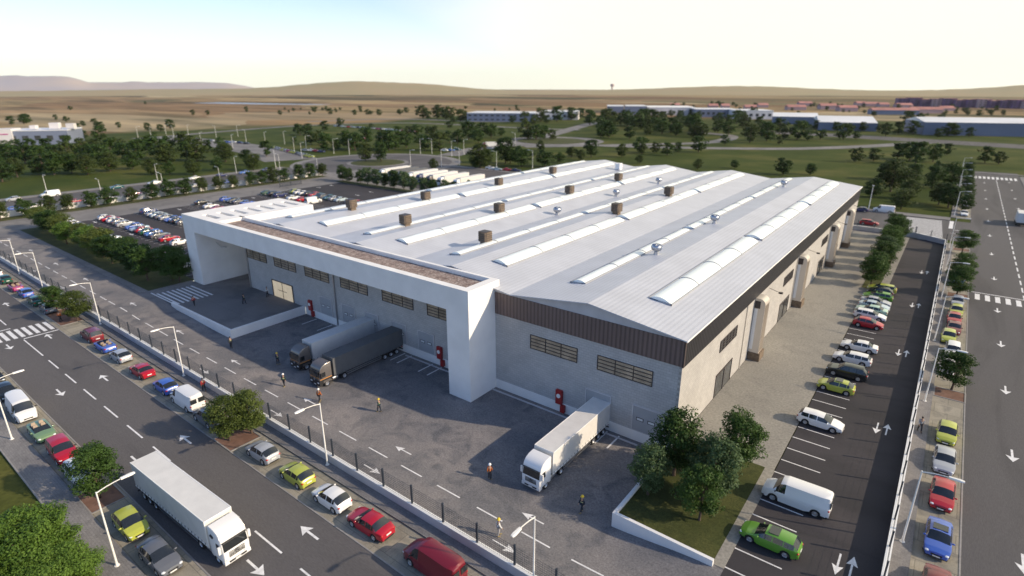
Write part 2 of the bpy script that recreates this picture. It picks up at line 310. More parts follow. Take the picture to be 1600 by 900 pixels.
# ---------------------------------------------------------------- terrain
def sstep(a, b, x): t = max(0, min(1, (x-a)/(b-a))); return t*t*(3-2*t)
def yz(x, y):
    "yard level: dips to the loading docks"
    sx = .65*sstep(-106, -99, x)+.35*sstep(-99, -84, x); sx *= 1-sstep(-19, -8, x)
    sy = .12+.88*sstep(27.5, 38, y)
    return -1.2*sx*sy
def terrain_mat():
    m = bpy.data.materials.new('meadow and dry fields'); m.use_nodes = True; n = m.node_tree.nodes; l = m.node_tree.links
    b = n['Principled BSDF']; b.inputs['Roughness'].default_value = .95; b.inputs['Specular IOR Level'].default_value = .1
    geo = n.new('ShaderNodeNewGeometry'); sep = n.new('ShaderNodeSeparateXYZ'); l.new(geo.outputs['Position'], sep.inputs[0])
    def noise(s, d=6, sc_=(1, 1, 1), rz=0):
        mp = n.new('ShaderNodeMapping'); mp.inputs['Scale'].default_value = sc_; mp.inputs['Rotation'].default_value = (0, 0, rz); l.new(geo.outputs['Position'], mp.inputs['Vector'])
        t = n.new('ShaderNodeTexNoise'); t.inputs['Scale'].default_value = s; t.inputs['Detail'].default_value = d; l.new(mp.outputs[0], t.inputs['Vector']); return t.outputs['Fac']
    def ramp(src, stops):
        r_ = n.new('ShaderNodeValToRGB'); e = r_.color_ramp.elements
        while len(e) < len(stops): e.new(.5)
        for k, (p, c) in enumerate(stops): e[k].position = p; e[k].color = (*c, 1)
        l.new(src, r_.inputs[0]); return r_.outputs[0]
    def math_(op, a, b_, c=None):
        x = n.new('ShaderNodeMath'); x.operation = op
        for k, v in enumerate((a, b_, c)):
            if v is None: continue
            if isinstance(v, (int, float)): x.inputs[k].default_value = v
            else: l.new(v, x.inputs[k])
        return x.outputs[0]
    def mix(f, a, b_, mode='MIX'):
        x = n.new('ShaderNodeMix'); x.data_type = 'RGBA'; x.blend_type = mode
        if isinstance(f, float): x.inputs[0].default_value = f
        else: l.new(f, x.inputs[0])
        l.new(a, x.inputs[6]); l.new(b_, x.inputs[7]); return x.outputs[2]
    grass = ramp(noise(.035, 8), [(.3, (.032, .050, .009)), (.5, (.050, .068, .013)), (.7, (.100, .098, .028))])
    g2 = ramp(noise(2.5, 6), [(.3, (.75, .78, .75)), (.7, (1.2, 1.2, 1.15))]); grass = mix(1.0, grass, g2, 'MULTIPLY')
    # fields: big patches seen edge on
    v = n.new('ShaderNodeTexVoronoi'); v.inputs['Scale'].default_value = 1; mp = n.new('ShaderNodeMapping')
    mp.inputs['Rotation'].default_value = (0, 0, -YAW); mp.inputs['Scale'].default_value = (.0013, .0052, 1)
    nz = n.new('ShaderNodeTexNoise'); nz.inputs['Scale'].default_value = .002; l.new(geo.outputs['Position'], nz.inputs['Vector'])
    av = n.new('ShaderNodeVectorMath'); av.operation = 'MULTIPLY_ADD'; av.inputs[1].default_value = (500, 500, 0)
    l.new(nz.outputs['Color'], av.inputs[0]); l.new(geo.outputs['Position'], av.inputs[2]); l.new(av.outputs[0], mp.inputs['Vector']); l.new(mp.outputs[0], v.inputs['Vector'])
    sc3 = n.new('ShaderNodeSeparateColor'); l.new(v.outputs['Color'], sc3.inputs[0])
    field = ramp(sc3.outputs[0], [(0, (.06, .062, .035)), (.2, (.22, .14, .075)), (.38, (.30, .22, .115)), (.52, (.085, .085, .045)), (.66, (.36, .27, .145)), (.82, (.17, .10, .06)), (1, (.40, .33, .20))])
    f2 = ramp(noise(.004, 9, (1, 5, 1), -YAW), [(.34, (.50, .54, .52)), (.5, (.95, .95, .95)), (.66, (1.28, 1.25, 1.2))]); field = mix(1.0, field, f2, 'MULTIPLY')
    wob = math_('MULTIPLY', noise(.004, 4), 260)
    a = math_('SUBTRACT', math_('MULTIPLY', sep.outputs[0], -1), 600); a = math_('ADD', a, math_('SUBTRACT', wob, 60))
    c = math_('SUBTRACT', sep.outputs[1], 900); c = math_('ADD', math_('ADD', c, wob), math_('MULTIPLY', sep.outputs[0], -.25))
    mm = math_('MAXIMUM', a, c)
    mr = n.new('ShaderNodeMapRange'); mr.inputs[1].default_value = -10; mr.inputs[2].default_value = 25; l.new(mm, mr.inputs[0])
    col = mix(mr.outputs[0], grass, field); l.new(col, b.inputs['Base Color']); return m
M['terrain'] = terrain_mat()
t = MB(); Z = -.15; BIG = 9000
hx0, hx1, hy0, hy1 = -114, -8, 27.5, 50.6
xs = [-BIG, -2500, -900, -300, hx0, hx1, 300, 2500, BIG]; ys = [-BIG, -300, hy0, hy1, 300, 900, 2500, BIG]
for i in range(len(xs)-1):
    for j in range(len(ys)-1):
        if xs[i] >= hx0 and xs[i+1] <= hx1 and ys[j] >= hy0 and ys[j+1] <= hy1: continue
        t.sheet(xs[i], ys[j], xs[i+1], ys[j+1], Z)
struct('terrain', t, 'terrain')
M['lawn'] = two_noise('mown lawn', (.040, .052, .012), (.070, .075, .020), .3, (.030, .040, .010), .9, .6, fine=8, fineamt=.3)
# hills on the horizon
M['hillN'] = mat('dry ochre hill', (.46, .35, .19), 1, var=.3, vscale=.0025, col2=(.22, .19, .10))
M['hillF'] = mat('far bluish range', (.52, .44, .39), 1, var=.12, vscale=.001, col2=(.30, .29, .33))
def hills(name, pts, dist, m, depth):
    "a ridge: pts = (photo px, rise in photo px above the flat horizon); real distance and height; slopes on both sides"
    mb = MB(); rows = []
    for px, h in pts:
        d = _f*FPX + _r*(px-800); hd = Vector((d.x, d.y, 0)).normalized()
        H = CAMH + h*dist/FPX*1.02
        row = []
        for k, (dd, hh) in enumerate(((-1, 0), (-.55, .35), (-.2, .85), (0, 1), (.3, .8), (1, 0))):
            p = hd*(dist+dd*depth); row.append((p.x, p.y, -1+max(0, H+1)*hh))
        rows.append(row)
    for r_ in rows: mb.v += r_
    n6 = 6
    for i in range(len(rows)-1):
        for k in range(5): mb.f.append((i*n6+k, (i+1)*n6+k, (i+1)*n6+k+1, i*n6+k+1)); mb.mi.append(0)
    struct(name, mb, m, True)
def ridge(a, b, f, step=12): return [(x, f(x)) for x in range(a, b, step)]
rr = random.Random(3)
def bell(x, c, w_): return math.exp(-((x-c)/w_)**2)
hills('hills', ridge(-300, 2000, lambda x: -4+12*bell(x, 585, 110)+3.5*bell(x, 700, 60)+6*bell(x, 1110, 130)+12*bell(x, 1640, 170)+2*bell(x, 330, 160)+rr.uniform(-.3, .3)), 4200, 'hillN', 1100)
hills('far_mountains', ridge(-400, 520, lambda x: 3+6*sstep(215, 180, x)+3.5*sstep(470, 380, x)+rr.uniform(-.6, .6)-12*sstep(400, 500, x)), 7500, 'hillF', 1200)
hz = bpy.data.materials.new('haze'); hz.use_nodes = True; hn = hz.node_tree.nodes; hn.remove(hn['Principled BSDF'])
hv = hn.new('ShaderNodeVolumePrincipled'); hv.inputs['Density'].default_value = 2.6e-5; hv.inputs['Color'].default_value = (.90, .90, .92, 1); hv.inputs['Anisotropy'].default_value = .2
hz.node_tree.links.new(hv.outputs[0], hn['Material Output'].inputs['Volume']); M['haze'] = hz
tag(MB().box(-BIG-20, -BIG-20, -2.5, BIG+20, BIG+20, 300).build('haze', 'haze'), kind='stuff')
# ---------------------------------------------------------------- paved ground
def sheet(name, m, x0, y0, x1, y1, z): return struct(name, MB().sheet(x0, y0, x1, y1, z), m)
sheet('front_street', 'street', -420, 12.85, 6.6, 21.95, -.10)
s = MB().sheet(6.6, -60, 22.2, 330, -.096); struct('side_street', s, 'streetR')
sheet('parking_strip', 'strip', -222, 21.95, 3.4, 25.6, -.092)
sheet('parking_strip', 'strip', -222, 9.9, 3.4, 12.85, -.092)
sheet('parking_strip', 'strip', 3.45, 27.5, 6.58, 168, -.092)
sheet('parking_strip', 'strip', 3.45, 204, 6.58, 322, -.092)
for a in ((-222, 25.6, 2.9, 26.9), (-222, 7.8, 2.9, 9.9), (2.05, 27.2, 3.45, 168), (2.05, 204, 3.45, 322), (22.2, -60, 24.5, 318), (6.6, 322, 24, 324.5)):
    struct('sidewalk', MB().box(a[0], a[1], -.3, a[2], a[3], .03), 'walk')
for a in ((-222, 21.85, 3.4, 21.97), (-222, 12.83, 3.4, 12.95), (6.5, 27.5, 6.62, 168), (6.5, 204, 6.62, 322), (-222, 7.68, 2.9, 7.8)):
    struct('kerb', MB().box(a[0], a[1], -.3, a[2], a[3], -.06 if a[1] > 8 else .05), 'kerb')
# yard with its dip
mb = MB(); nx, ny = 220, 48; X0, X1, Y0, Y1 = -115., -7.9, 27.2, 50.38
for i in range(nx+1):
    for j in range(ny+1):
        x = X0+(X1-X0)*i/nx; y = Y0+(Y1-Y0)*j/ny; mb.v.append((x, y, yz(x, y)))
for i in range(nx):
    for j in range(ny):
        x = X0+(X1-X0)*(i+.5)/nx; y = Y0+(Y1-Y0)*(j+.5)/ny
        if (x > -17.3 and y > 37.5) or (x < -111 and y > 37.6): continue
        mb.f.append((i*(ny+1)+j, (i+1)*(ny+1)+j, (i+1)*(ny+1)+j+1, i*(ny+1)+j+1)); mb.mi.append(0)
struct('yard', mb, 'yard', True)
sheet('perimeter_lane', 'yard', -206, 27.2, -115, 36.4, 0)
struct('kerb', MB().box(-190, 36.4, -.2, -112.2, 37.7, .06), 'walk')
sheet('perimeter_lane', 'lane', -207, 27.2, -189.2, 150, .008)
struct('terrace', MB().prism([(-111, 37.6), (-102, 37.6), (-83, 37.8), (-82.6, 50.36), (-107.5, 50.36), (-107.5, 64), (-111.3, 64)][0:0] or [(-109.6, 37.6), (-82.7, 37.7), (-82.7, 50.36), (-107.5, 50.36), (-109.6, 45.4)], -1.6, .012), 'lane')
sheet('passage_floor', 'lane', -107.5, 45.4, -99.5, 66, .016)
struct('kerb', MB().box(-112.2, 37.7, -.2, -109.6, 45.4, .03), 'walk')
# terrace parapet wall
tw = MB().prism([(-102.2, 37.35), (-82.35, 37.35), (-82.35, 50.3), (-82.7, 50.3), (-82.7, 37.7), (-102.2, 37.7)], -1.7, .22)
tag(tw.build('terrace_wall', 'white'), 'low white retaining wall wrapped round the raised entrance terrace', 'wall')
sheet('parking_lot', 'lot', -7.9, 27.2, 1.75, 168.5, .004)
struct('gravel_apron', MB().prism([(-17.3, 52.2), (-8, 52.2), (-8, 119), (-9.2, 119), (-9.2, 168.5), (-17.3, 168.5)], -.1, .012), 'gravel')
struct('lawn_strip', MB().box(-9.2, 119, -.1, -6.6, 168.5, .06), 'lawn')
struct('kerb', MB().box(-6.6, 119, -.1, -5.3, 168.5, .05), 'gravel')
struct('corner_lawn', MB().box(-17.2, 37.7, -.4, -8.8, 52.2, .05), 'lawn')
struct('kerb', MB().box(-8.8, 37.2, -.4, -7.9, 52.2, .04), 'gravel')
struct('lawn_strip', MB().box(-190, 37.7, -.1, -112.2, 46, .04), 'lawn')
sheet('parking_lot', 'lot', -189.2, 46, -99.6, 137.8, .004)
struct('lawn_strip', MB().box(-193, 137.8, -.1, -60, 141.6, .05), 'lawn')
sheet('truck_park', 'lane', -213, 141.6, -60, 171, .004)
struct('lawn_strip', MB().box(-212.6, 27.5, -.1, -207, 144, .05), 'lawn')
sheet('west_street', 'streetR', -246, -20, -219.5, 160, -.09)
struct('sidewalk', MB().box(-219.5, -20, -.3, -213.4, 150, .03), 'walk')
struct('sidewalk', MB().box(-250, -20, -.3, -246, 150, .03), 'walk')
sheet('back_street', 'streetR', -200, 172, 6.6, 199, -.092)
struct('sidewalk', MB().box(-200, 199, -.3, 2.05, 203.5, .03), 'walk')
sheet('forecourt', 'walk', -99.5, 165, -9, 172, -.05)
def disc(cx, cy, r, n=48): return [(cx+r*math.cos(2*math.pi*k/n), cy+r*math.sin(2*math.pi*k/n)) for k in range(n)]
struct('roundabout_pavement', MB().poly(disc(-227, 188, 41), -.07), 'walk')
struct('roundabout', MB().poly(disc(-227, 188, 36.5), -.062), 'streetR')
struct('kerb', MB().prism(disc(-227, 188, 15), -.1, 0), 'walk')
struct('roundabout_island', MB().prism(disc(-227, 188, 13), -.1, .12), 'lawn')
sheet('truck_park', 'lot', -190, 146, -95, 171, .009)
def ribbon(name, m, pts, wd, z, px=True):
    P = [Vector(G(*p)) if px else Vector(p) for p in pts]
    Q = []
    for i in range(len(P)-1):
        for k in range(6):
            t_ = k/6; p0 = P[max(i-1, 0)]; p1 = P[i]; p2 = P[i+1]; p3 = P[min(i+2, len(P)-1)]
            Q.append(.5*((2*p1)+(p2-p0)*t_+(2*p0-5*p1+4*p2-p3)*t_**2+(3*p1-p0-3*p2+p3)*t_**3))
    Q.append(P[-1]); mb = MB()
    for i, q in enumerate(Q):
        d = (Q[min(i+1, len(Q)-1)]-Q[max(i-1, 0)]); d.normalize(); nn = Vector((-d.y, d.x))
        mb.v += [(q.x+nn.x*wd/2, q.y+nn.y*wd/2, z), (q.x-nn.x*wd/2, q.y-nn.y*wd/2, z)]
    for i in range(len(Q)-1): mb.f.append((2*i, 2*i+1, 2*i+3, 2*i+2)); mb.mi.append(0)
    return struct(name, mb, m)
ribbon('car_park_road', 'lane', [(455, 250), (410, 236), (330, 222), (232, 214)], 26, -.085)
ribbon('country_road', 'lane', [(225, 216), (400, 201), (500, 195), (640, 192), (800, 199), (905, 203)], 9, -.088)
ribbon('country_road', 'lane', [(700, 243), (745, 232), (800, 222), (850, 213), (905, 198), (935, 190)], 13, -.084)
ribbon('main_road', 'lane', [(745, 228), (800, 227), (900, 226), (1000, 229), (1100, 231), (1240, 232), (1360, 228), (1450, 222)], 13, -.08)
ribbon('main_road', 'streetR', [(1180, 205), (1300, 211), (1400, 217), (1500, 223), (1600, 229), (1720, 236)], 34, -.076)
ribbon('country_road', 'lane', [(820, 229), (980, 226), (1110, 222), (1140, 212), (1080, 206)], 11, -.082)
c2 = G(862, 220); struct('roundabout', MB().poly(disc(c2[0], c2[1], 36), -.072), 'lane'); struct('roundabout_island', MB().prism(disc(c2[0], c2[1], 24), -.1, .1), 'lawn')
ribbon('country_road', 'lane', [(480, 190), (620, 186), (760, 190), (830, 188)], 12, -.086)
# pond far away
wm = mat('pale water', (.20, .24, .28), .3, var=.1, vscale=.01); M['water'] = wm
for P_ in ([(300, 161), (345, 160), (400, 161), (470, 162.5), (520, 163), (500, 163.8), (400, 162.8)],):
    struct('pond', MB().poly([G(*p) for p in P_], -.05), 'water')
# ---------------------------------------------------------------- painted markings
class Marks(MB):
    def rect(s, x0, y0, x1, y1, zf):
        n_ = max(1, int(max(abs(x1-x0), abs(y1-y0))/.7))
        for k in range(n_):
            if abs(x1-x0) > abs(y1-y0): a, b = x0+(x1-x0)*k/n_, x0+(x1-x0)*(k+1)/n_; q = [(a, y0), (b, y0), (b, y1), (a, y1)]
            else: a, b = y0+(y1-y0)*k/n_, y0+(y1-y0)*(k+1)/n_; q = [(x0, a), (x1, a), (x1, b), (x0, b)]
            s.add([(x, y, zf(x, y)) for x, y in q], [(0, 1, 2, 3)])
    def arrow(s, x, y, ang, L, w_, zf):
        c, n_ = math.cos(ang), math.sin(ang)
        T = lambda u, v: (x+u*c-v*n_, y+u*n_+v*c)
        for q in ([(-L/2, -w_*.09), (0, -w_*.09), (0, w_*.09), (-L/2, w_*.09)], [(0, -w_*.09), (L*.12, -w_*.09), (L*.12, w_*.09), (0, w_*.09)], [(L*.06, -w_/2), (L/2, 0), (L*.06, w_/2), (L*.125, 0)]):
            pts = [T(*p) for p in q]; s.add([(a, b, zf(a, b)) for a, b in pts], [(0, 1, 2, 3)])
st_z = lambda x, y: -.088; yd_z = lambda x, y: yz(x, y)+.022; lt_z = lambda x, y: .012; ln_z = lambda x, y: .024
mk = Marks()
x = -30.2
for (a, b) in ((437.5, 459), (410, 442.5)): pass
xx = [-104+0.0]
mk.rect(-103.9, 17.42, -95.2, 17.58, st_z)
cx = -92.9
while cx < 6: mk.rect(cx, 17.42, cx+4.0, 17.58, st_z); cx += 6.55
for k in range(10): mk.rect(-109.8, 13.1+.9*k, -105.3, 13.6+.9*k, st_z)
mk.rect(-104.5, 17.6, -104.2, 21.9, st_z); mk.rect(-110.9, 13.0, -110.6, 17.5, st_z)
cx = -117
while cx > -215: mk.rect(cx, 17.42, cx+4.0, 17.58, st_z); cx -= 6.55
for x in (-124.5, -102.5, -81.1, -58.8, -36.7, -15): mk.arrow(x, 20.15, math.pi, 2.5, 1.1, st_z); mk.arrow(x-.1, 15.45, 0, 2.5, 1.1, st_z)
struct('front_street_markings', mk, 'mark')
mk = Marks()
cx = -112.
while cx < -9.5: mk.rect(cx, 31.2, cx+2.9, 31.36, yd_z); cx += 4.95
for x, y, d in ((-73.4, 33.3, 1), (-56.2, 33.3, 1), (-39.8, 33.4, 1), (-23.3, 33.5, 1), (-39.3, 28.9, 0), (-22.9, 28.9, 0), (-56, 28.9, 0), (-73, 28.9, 0), (-90, 33.3, 1), (-107, 33.3, 1)):
    mk.arrow(x, y, math.pi if d else 0, 2.4, .9, yd_z)
for x0 in (-79.0, -74.85, -57.7, -56.3, -52.1, -50.4, -29.2, -24.95, -23.45):
    mk.rect(x0, 47.2, x0+.2, 50.0, yd_z)
struct('yard_markings', mk, 'mark')
mk = Marks()
cx = -200.
while cx < -114: mk.rect(cx, 31.2, cx+2.9, 31.36, ln_z); cx += 4.95
for x in (-197, -180, -163, -146, -129): mk.arrow(x, 33.3, math.pi, 2.4, .9, ln_z); mk.arrow(x+2, 28.9, 0, 2.4, .9, ln_z)
for k in range(8): mk.rect(-109.4+.06*k, 38.1+.82*k-.2, -100.8, 38.1+.82*k+.14, ln_z)
mk.rect(-110.6, 37.42, -102.2, 37.68, ln_z)
struct('lane_markings', mk, 'mark')
mk = Marks()
y = 32.6
while y < 118: mk.rect(-7.9, y-.06, -4.35, y+.06, lt_z); y += 2.44
for y in (43.2, 66.9, 90.5, 113.8, 137): mk.arrow(-1.0, y-.1, -math.pi/2, 2.6, .8, lt_z); mk.arrow(-.1, y+.2, math.pi/2, 2.6, .8, lt_z)
for yy in range(0, 5):
    for k in range(32): pass
for y0, x0, x1 in ((46.2, -189, -113), (55.2, -189, -100), (66.5, -189, -100), (79.5, -189, -100), (89, -189, -100), (103.5, -189, -100), (112.5, -189, -100)):
    x = x0
    while x < x1: mk.rect(x-.05, y0-2.3, x+.05, y0+2.3, lt_z); x += 2.44
for x, y, a in ((-185.3, 53.1, 0), (-162, 53.5, 0), (-185, 75.3, 0), (-185.5, 99.3, 0), (-188+2, 125.3, 0), (-186, 131, math.pi), (-162.8, 130.8, math.pi), (-161.6, 123.7, 0), (-140, 73, 0), (-163, 73.5, 0)):
    mk.arrow(x, y, a, 2.6, 1.1, lt_z)
struct('parking_markings', mk, 'mark')
mk = Marks(); sz = lambda x, y: -.084
y = -20
while y < 300: mk.rect(14.3, y, 14.55, y+3.2, sz); y += 5.3
for k in range(10): mk.rect(7.4+1.42*k, 303.5, 8.2+1.42*k, 311, sz); mk.rect(7.5+1.42*k, 124.2, 8.2+1.42*k, 127.8, sz)
mk.rect(14.5, 122.9, 22, 123.2, sz); mk.rect(7.0, 128.6, 14.3, 128.9, sz)
for y in (52, 69.5, 86.2, 103, 119.7, 141, 162.9, 184, 205, 226, 247, 268, 290): mk.arrow(10.5, y, -math.pi/2, 2.6, 1.1, sz); mk.arrow(18.2, y+6, math.pi/2, 2.6, 1.1, sz)
for k in range(15): mk.rect(-10.5, 174+1.6*k, 1.2-.35*k*.2, 174.75+1.6*k, sz)
mk.rect(2.0, 187.3, 2.9, 198.3, sz); mk.rect(3, 185.6, 6.4, 185.9, sz); mk.rect(2.4, 181, 6.3, 181.2, sz)
struct('side_street_markings', mk, 'mark')
# tree beds
for x, y, a, b in ((-54.7, 23.6, 1.7, 1.6), (-55.6, 11.3, 1.8, 1.3), (5.05, 80.7, 1.45, 1.3), (-110, 24.2, 4.2, 1.6), (5.05, 124.5, 1.45, 1.3), (5.05, 163, 1.45, 1.3)):
    struct('tree_bed', MB().sheet(x-a, y-b, x+a, y+b, -.086), 'soil')
    kb = MB()
    for q in ((x-a-.15, y-b-.15, x+a+.15, y-b), (x-a-.15, y+b, x+a+.15, y+b+.15), (x-a-.15, y-b, x-a, y+b), (x+a, y-b, x+a+.15, y+b)): kb.box(q[0], q[1], -.2, q[2], q[3], -.04)
    struct('kerb', kb, 'kerb')
# ---------------------------------------------------------------- warehouse
WX0, WX1, WY0, WY1, EV, RG = -99.5, -17.35, 50.4, 164.6, 12.0, 13.35
wh = empty('warehouse', ((WX0+WX1)/2, WY0, 0), 0, 'long white-roofed warehouse with rooftop skylights and a white portal frame over its loading docks', 'warehouse')
wo = Vector(wh.location)
def wpart(name, mb, m, smooth=False, parent=None, ang=35, label=None):
    mb.v = [(v[0]-wo.x, v[1]-wo.y, v[2]-wo.z) for v in mb.v]
    o = mb.build(name, m, parent or wh, smooth, ang)
    if label: o['label'] = label
    return o
xr = [-28.1, -49.0, -68.3, -88.6]; xv = [-17.35, -38.6, -58.6, -78.5, -99.5]
gprof = []
for i in range(4): gprof += [(xv[i], EV), (xr[i], RG)]
gprof.append((xv[4], EV))
# walls: front, side, others
f_ = MB().box(WX0, WY0, -.02, -41.05, WY0+.3, 10.6).box(-41.05, WY0, -.02, WX1-.3, WY0+.3, 9.0); wpart('front_wall', f_, 'wallX')
wpart('side_wall', MB().box(WX1-.3, WY0, -.02, WX1, WY1, 8.9), 'wallY')
wpart('rear_wall', MB().box(WX0, WY1-.3, -.1, WX1-.3, WY1, 11.9).box(WX0, WY0+.3, -.1, WX0+.3, WY1-.3, 11.9), 'wallX')
pl = MB().box(-82.35, WY0-.06, -1.7, -44.65, WY0+.2, 0.0).box(-41.0, WY0-.06, -1.7, WX1, WY0+.2, 0.0)
wpart('dock_plinth', pl, 'white')
wpart('dock_kerb', MB().box(-41, WY0-.9, -1.6, -21, WY0-.75, -1.08).box(-57, WY0-.9, -1.6, -44.7, WY0-.75, -1.08), 'lowwall')
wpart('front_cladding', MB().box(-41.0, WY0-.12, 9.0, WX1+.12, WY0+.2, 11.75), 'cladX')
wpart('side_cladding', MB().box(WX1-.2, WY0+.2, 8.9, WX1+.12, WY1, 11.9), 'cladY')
wpart('corner_trim', MB().box(WX1+.0, WY0-.16, 8.95, WX1+.16, WY0+.0, 11.85), 'frame')
# gable ends
gb = MB(); prof = [(xv[0], 11.6)]+[(p[0], p[1]-.12) for p in gprof]+[(xv[4], 11.6)]
gb.extr([(xv[0], 11.6), (xv[0], EV-.12), (xr[0], RG-.12), (xv[1], EV-.12), (-41.03, 12.15), (-41.03, 11.6)], 'y', WY0-.02, WY0+.1); wpart('gable_front', gb, 'lowwall')
wpart('gable_rear', MB().extr(prof, 'y', WY1-.1, WY1), 'lowwall')
rf = MB()
top = [(WX1+.3, EV-.04)]+gprof[1:-1]+[(WX0-.2, EV-.03)]
top.insert(3, (-41.05, top[2][1]+(top[3][1]-top[2][1])*(-41.05-top[2][0])/(top[3][0]-top[2][0])))
for i in range(len(top)-1):
    a, b = top[i], top[i+1]; WYS = WY0-.35 if i < 3 else 51.25
    rf.add([(a[0], WYS, a[1]), (b[0], WYS, b[1]), (b[0], WY1+.2, b[1]), (a[0], WY1+.2, a[1]),
            (a[0], WYS, a[1]-.12), (b[0], WYS, b[1]-.12), (b[0], WY1+.2, b[1]-.12), (a[0], WY1+.2, a[1]-.12)],
           [(3, 2, 1, 0), (4, 5, 6, 7), (0, 1, 5, 4), (2, 3, 7, 6)]+([(0, 4, 7, 3)] if i == 0 else [])+([(1, 2, 6, 5)] if i == len(top)-2 else []))
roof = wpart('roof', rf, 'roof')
wpart('roof_edge_trim', MB().box(WX1+.3, WY0-.35, EV-.2, WX1+.36, WY1+.2, EV-.02), 'coping')
def roofz(x):
    for i in range(len(top)-1):
        a, b = top[i], top[i+1]
        if b[0] <= x <= a[0]: return a[1]+(b[1]-a[1])*(x-a[0])/(b[0]-a[0])
    return EV
# portal frame
PF, PB = 45.5, 51.2
wpart('portal_pillar', MB().box(-44.6, PF, -1.7, -41.05, WY0+.02, 10.15), 'white')
wpart('portal_wing_wall', MB().box(-111.4, PF, -.6, -107.5, 65.3, 10.15), 'white')
bm_ = MB().box(-111.4, PF, 10.15, -41.05, PF+1.0, 13.1)             # fascia
bm_.box(-42.2, PF+1.0, 10.15, -41.05, PB, 13.1).box(-101.0, PB-.45, 10.5, -42.2, PB, 13.1)
wpart('portal_fascia', bm_, 'white')
wpart('portal_roof_deck', MB().box(-101.0, PF+1.0, 10.15, -42.2, PB-.45, 12.55), 'gravelroof')
cn = MB()                                                            # canopy slab with seven slots
sl = [47.2+2.62*k for k in range(7)]
ys_ = [PF+1.0]+[v for s0 in sl for v in (s0, s0+1.0)]+[65.3]
for k in range(0, len(ys_)-1):
    if k % 2 == 0: cn.box(-111.4, ys_[k], 11.6, -99.5, ys_[k+1], 13.1)
    else: cn.box(-111.4, ys_[k], 11.6, -107.2, ys_[k+1], 13.1).box(-101.9, ys_[k], 11.6, -99.5, ys_[k+1], 13.1)
cn.box(-99.52, PB, 11.6, -94.2, 53.0, 12.35)
wpart('entrance_canopy', cn, 'white')
# windows
def grid_window(x0, x1, z0, z1, y, cols, rows, pane='pane', axis='x'):
    o = MB(); fr = MB(); t_ = .07
    if axis == 'x':
        o.box(x0, y-.03, z0, x1, y+.02, z1)
        for k in range(cols+1): c = x0+(x1-x0)*k/cols; fr.box(c-t_/2, y-.10, z0-.04, c+t_/2, y-.032, z1+.04)
        for k in range(rows+1): c = z0+(z1-z0)*k/rows; fr.box(x0, y-.095, c-t_/2, x1, y-.034, c+t_/2)
    else:
        o.box(y-.02, x0, z0, y+.03, x1, z1)
        for k in range(cols+1): c = x0+(x1-x0)*k/cols; fr.box(y+.032, c-t_/2, z0-.04, y+.10, c+t_/2, z1+.04)
        for k in range(rows+1): c = z0+(z1-z0)*k/rows; fr.box(y+.034, x0, c-t_/2, y+.095, x1, c+t_/2)
    p = wpart('window', fr, 'frame'); wpart('pane', o, pane, parent=p)
for x0 in (-99.1, -90.2, -81.2, -71.8, -62.1, -52.9, -35.7, -26.7): grid_window(x0, x0+6.4 if x0 != -52.9 else -46.5, 5.85, 7.55, WY0, 3, 4)
for y0, y1 in ((62.3, 68.4), (91.7, 97.4), (121, 126.5), (152, 157)):
    grid_window(y0, y1, 6.0, 7.4, WX1, 5, 4, 'paneD', 'y')
for y0, y1 in ((62.2, 68.2), (91.5, 97.5), (121, 126.5), (152, 157)):
    fr = MB(); fr.box(WX1-.02, y0, .02, WX1+.07, y0+.14, 3.0).box(WX1-.02, y1-.14, .02, WX1+.07, y1, 3.0).box(WX1-.02, y0, 2.86, WX1+.08, y1, 3.05).box(WX1+.02, (y0+y1)/2-.07, .02, WX1+.09, (y0+y1)/2+.07, 2.9)
    p = wpart('glazed_door', fr, 'frame'); wpart('pane', MB().box(WX1-.02, y0+.14, .03, WX1+.03, y1-.14, 2.86), 'paneD', parent=p)
# lit entrance doors
fr = MB().box(-91.9, WY0-.12, .0, -91.75, WY0+.02, 3.05).box(-85.7, WY0-.12, 0, -85.55, WY0+.02, 3.05).box(-91.9, WY0-.12, 3.0, -85.55, WY0+.02, 3.12).box(-88.75, WY0-.10, .02, -88.69, WY0-.035, 2.98)
fr.box(-90.1, WY0-.14, 1.45, -87.4, WY0-.10, 1.52)
p = wpart('entrance_door', fr, 'frame'); wpart('pane', MB().box(-91.75, WY0-.03, .03, -85.7, WY0+.02, 3.0), 'lit', parent=p)
# dock doors
for xc in (-76.35, -70.5, -65.0, -59.0, -53.45, -26.4, -20.6):
    d = MB().box(xc-1.5, WY0-.05, .12, xc+1.5, WY0+.02, 3.0)
    for k in range(1, 5): d.box(xc-1.48, WY0-.056, .12+k*.58, xc+1.48, WY0-.051, .135+k*.58)
    fr = MB().box(xc-1.62, WY0-.1, 0.03, xc-1.5, WY0+.02, 3.12).box(xc+1.5, WY0-.1, 0.03, xc+1.62, WY0+.02, 3.12).box(xc-1.5, WY0-.1, 3.0, xc+1.5, WY0+.02, 3.12)
    p = wpart('dock_door', d, 'dock'); wpart('door_frame', fr, 'lowwall', parent=p)
    for dx in (-.68, .62):
        wn = MB(); fr2 = MB()
        fr2.box(xc+dx-.42, WY0-.075, 1.35, xc+dx+.42, WY0-.052, 1.75); wn.box(xc+dx-.34, WY0-.085, 1.42, xc+dx+.34, WY0-.076, 1.68)
        wpart('door_window_frame', fr2, 'frame', parent=p); wpart('door_window', wn, 'dockpane', parent=p)
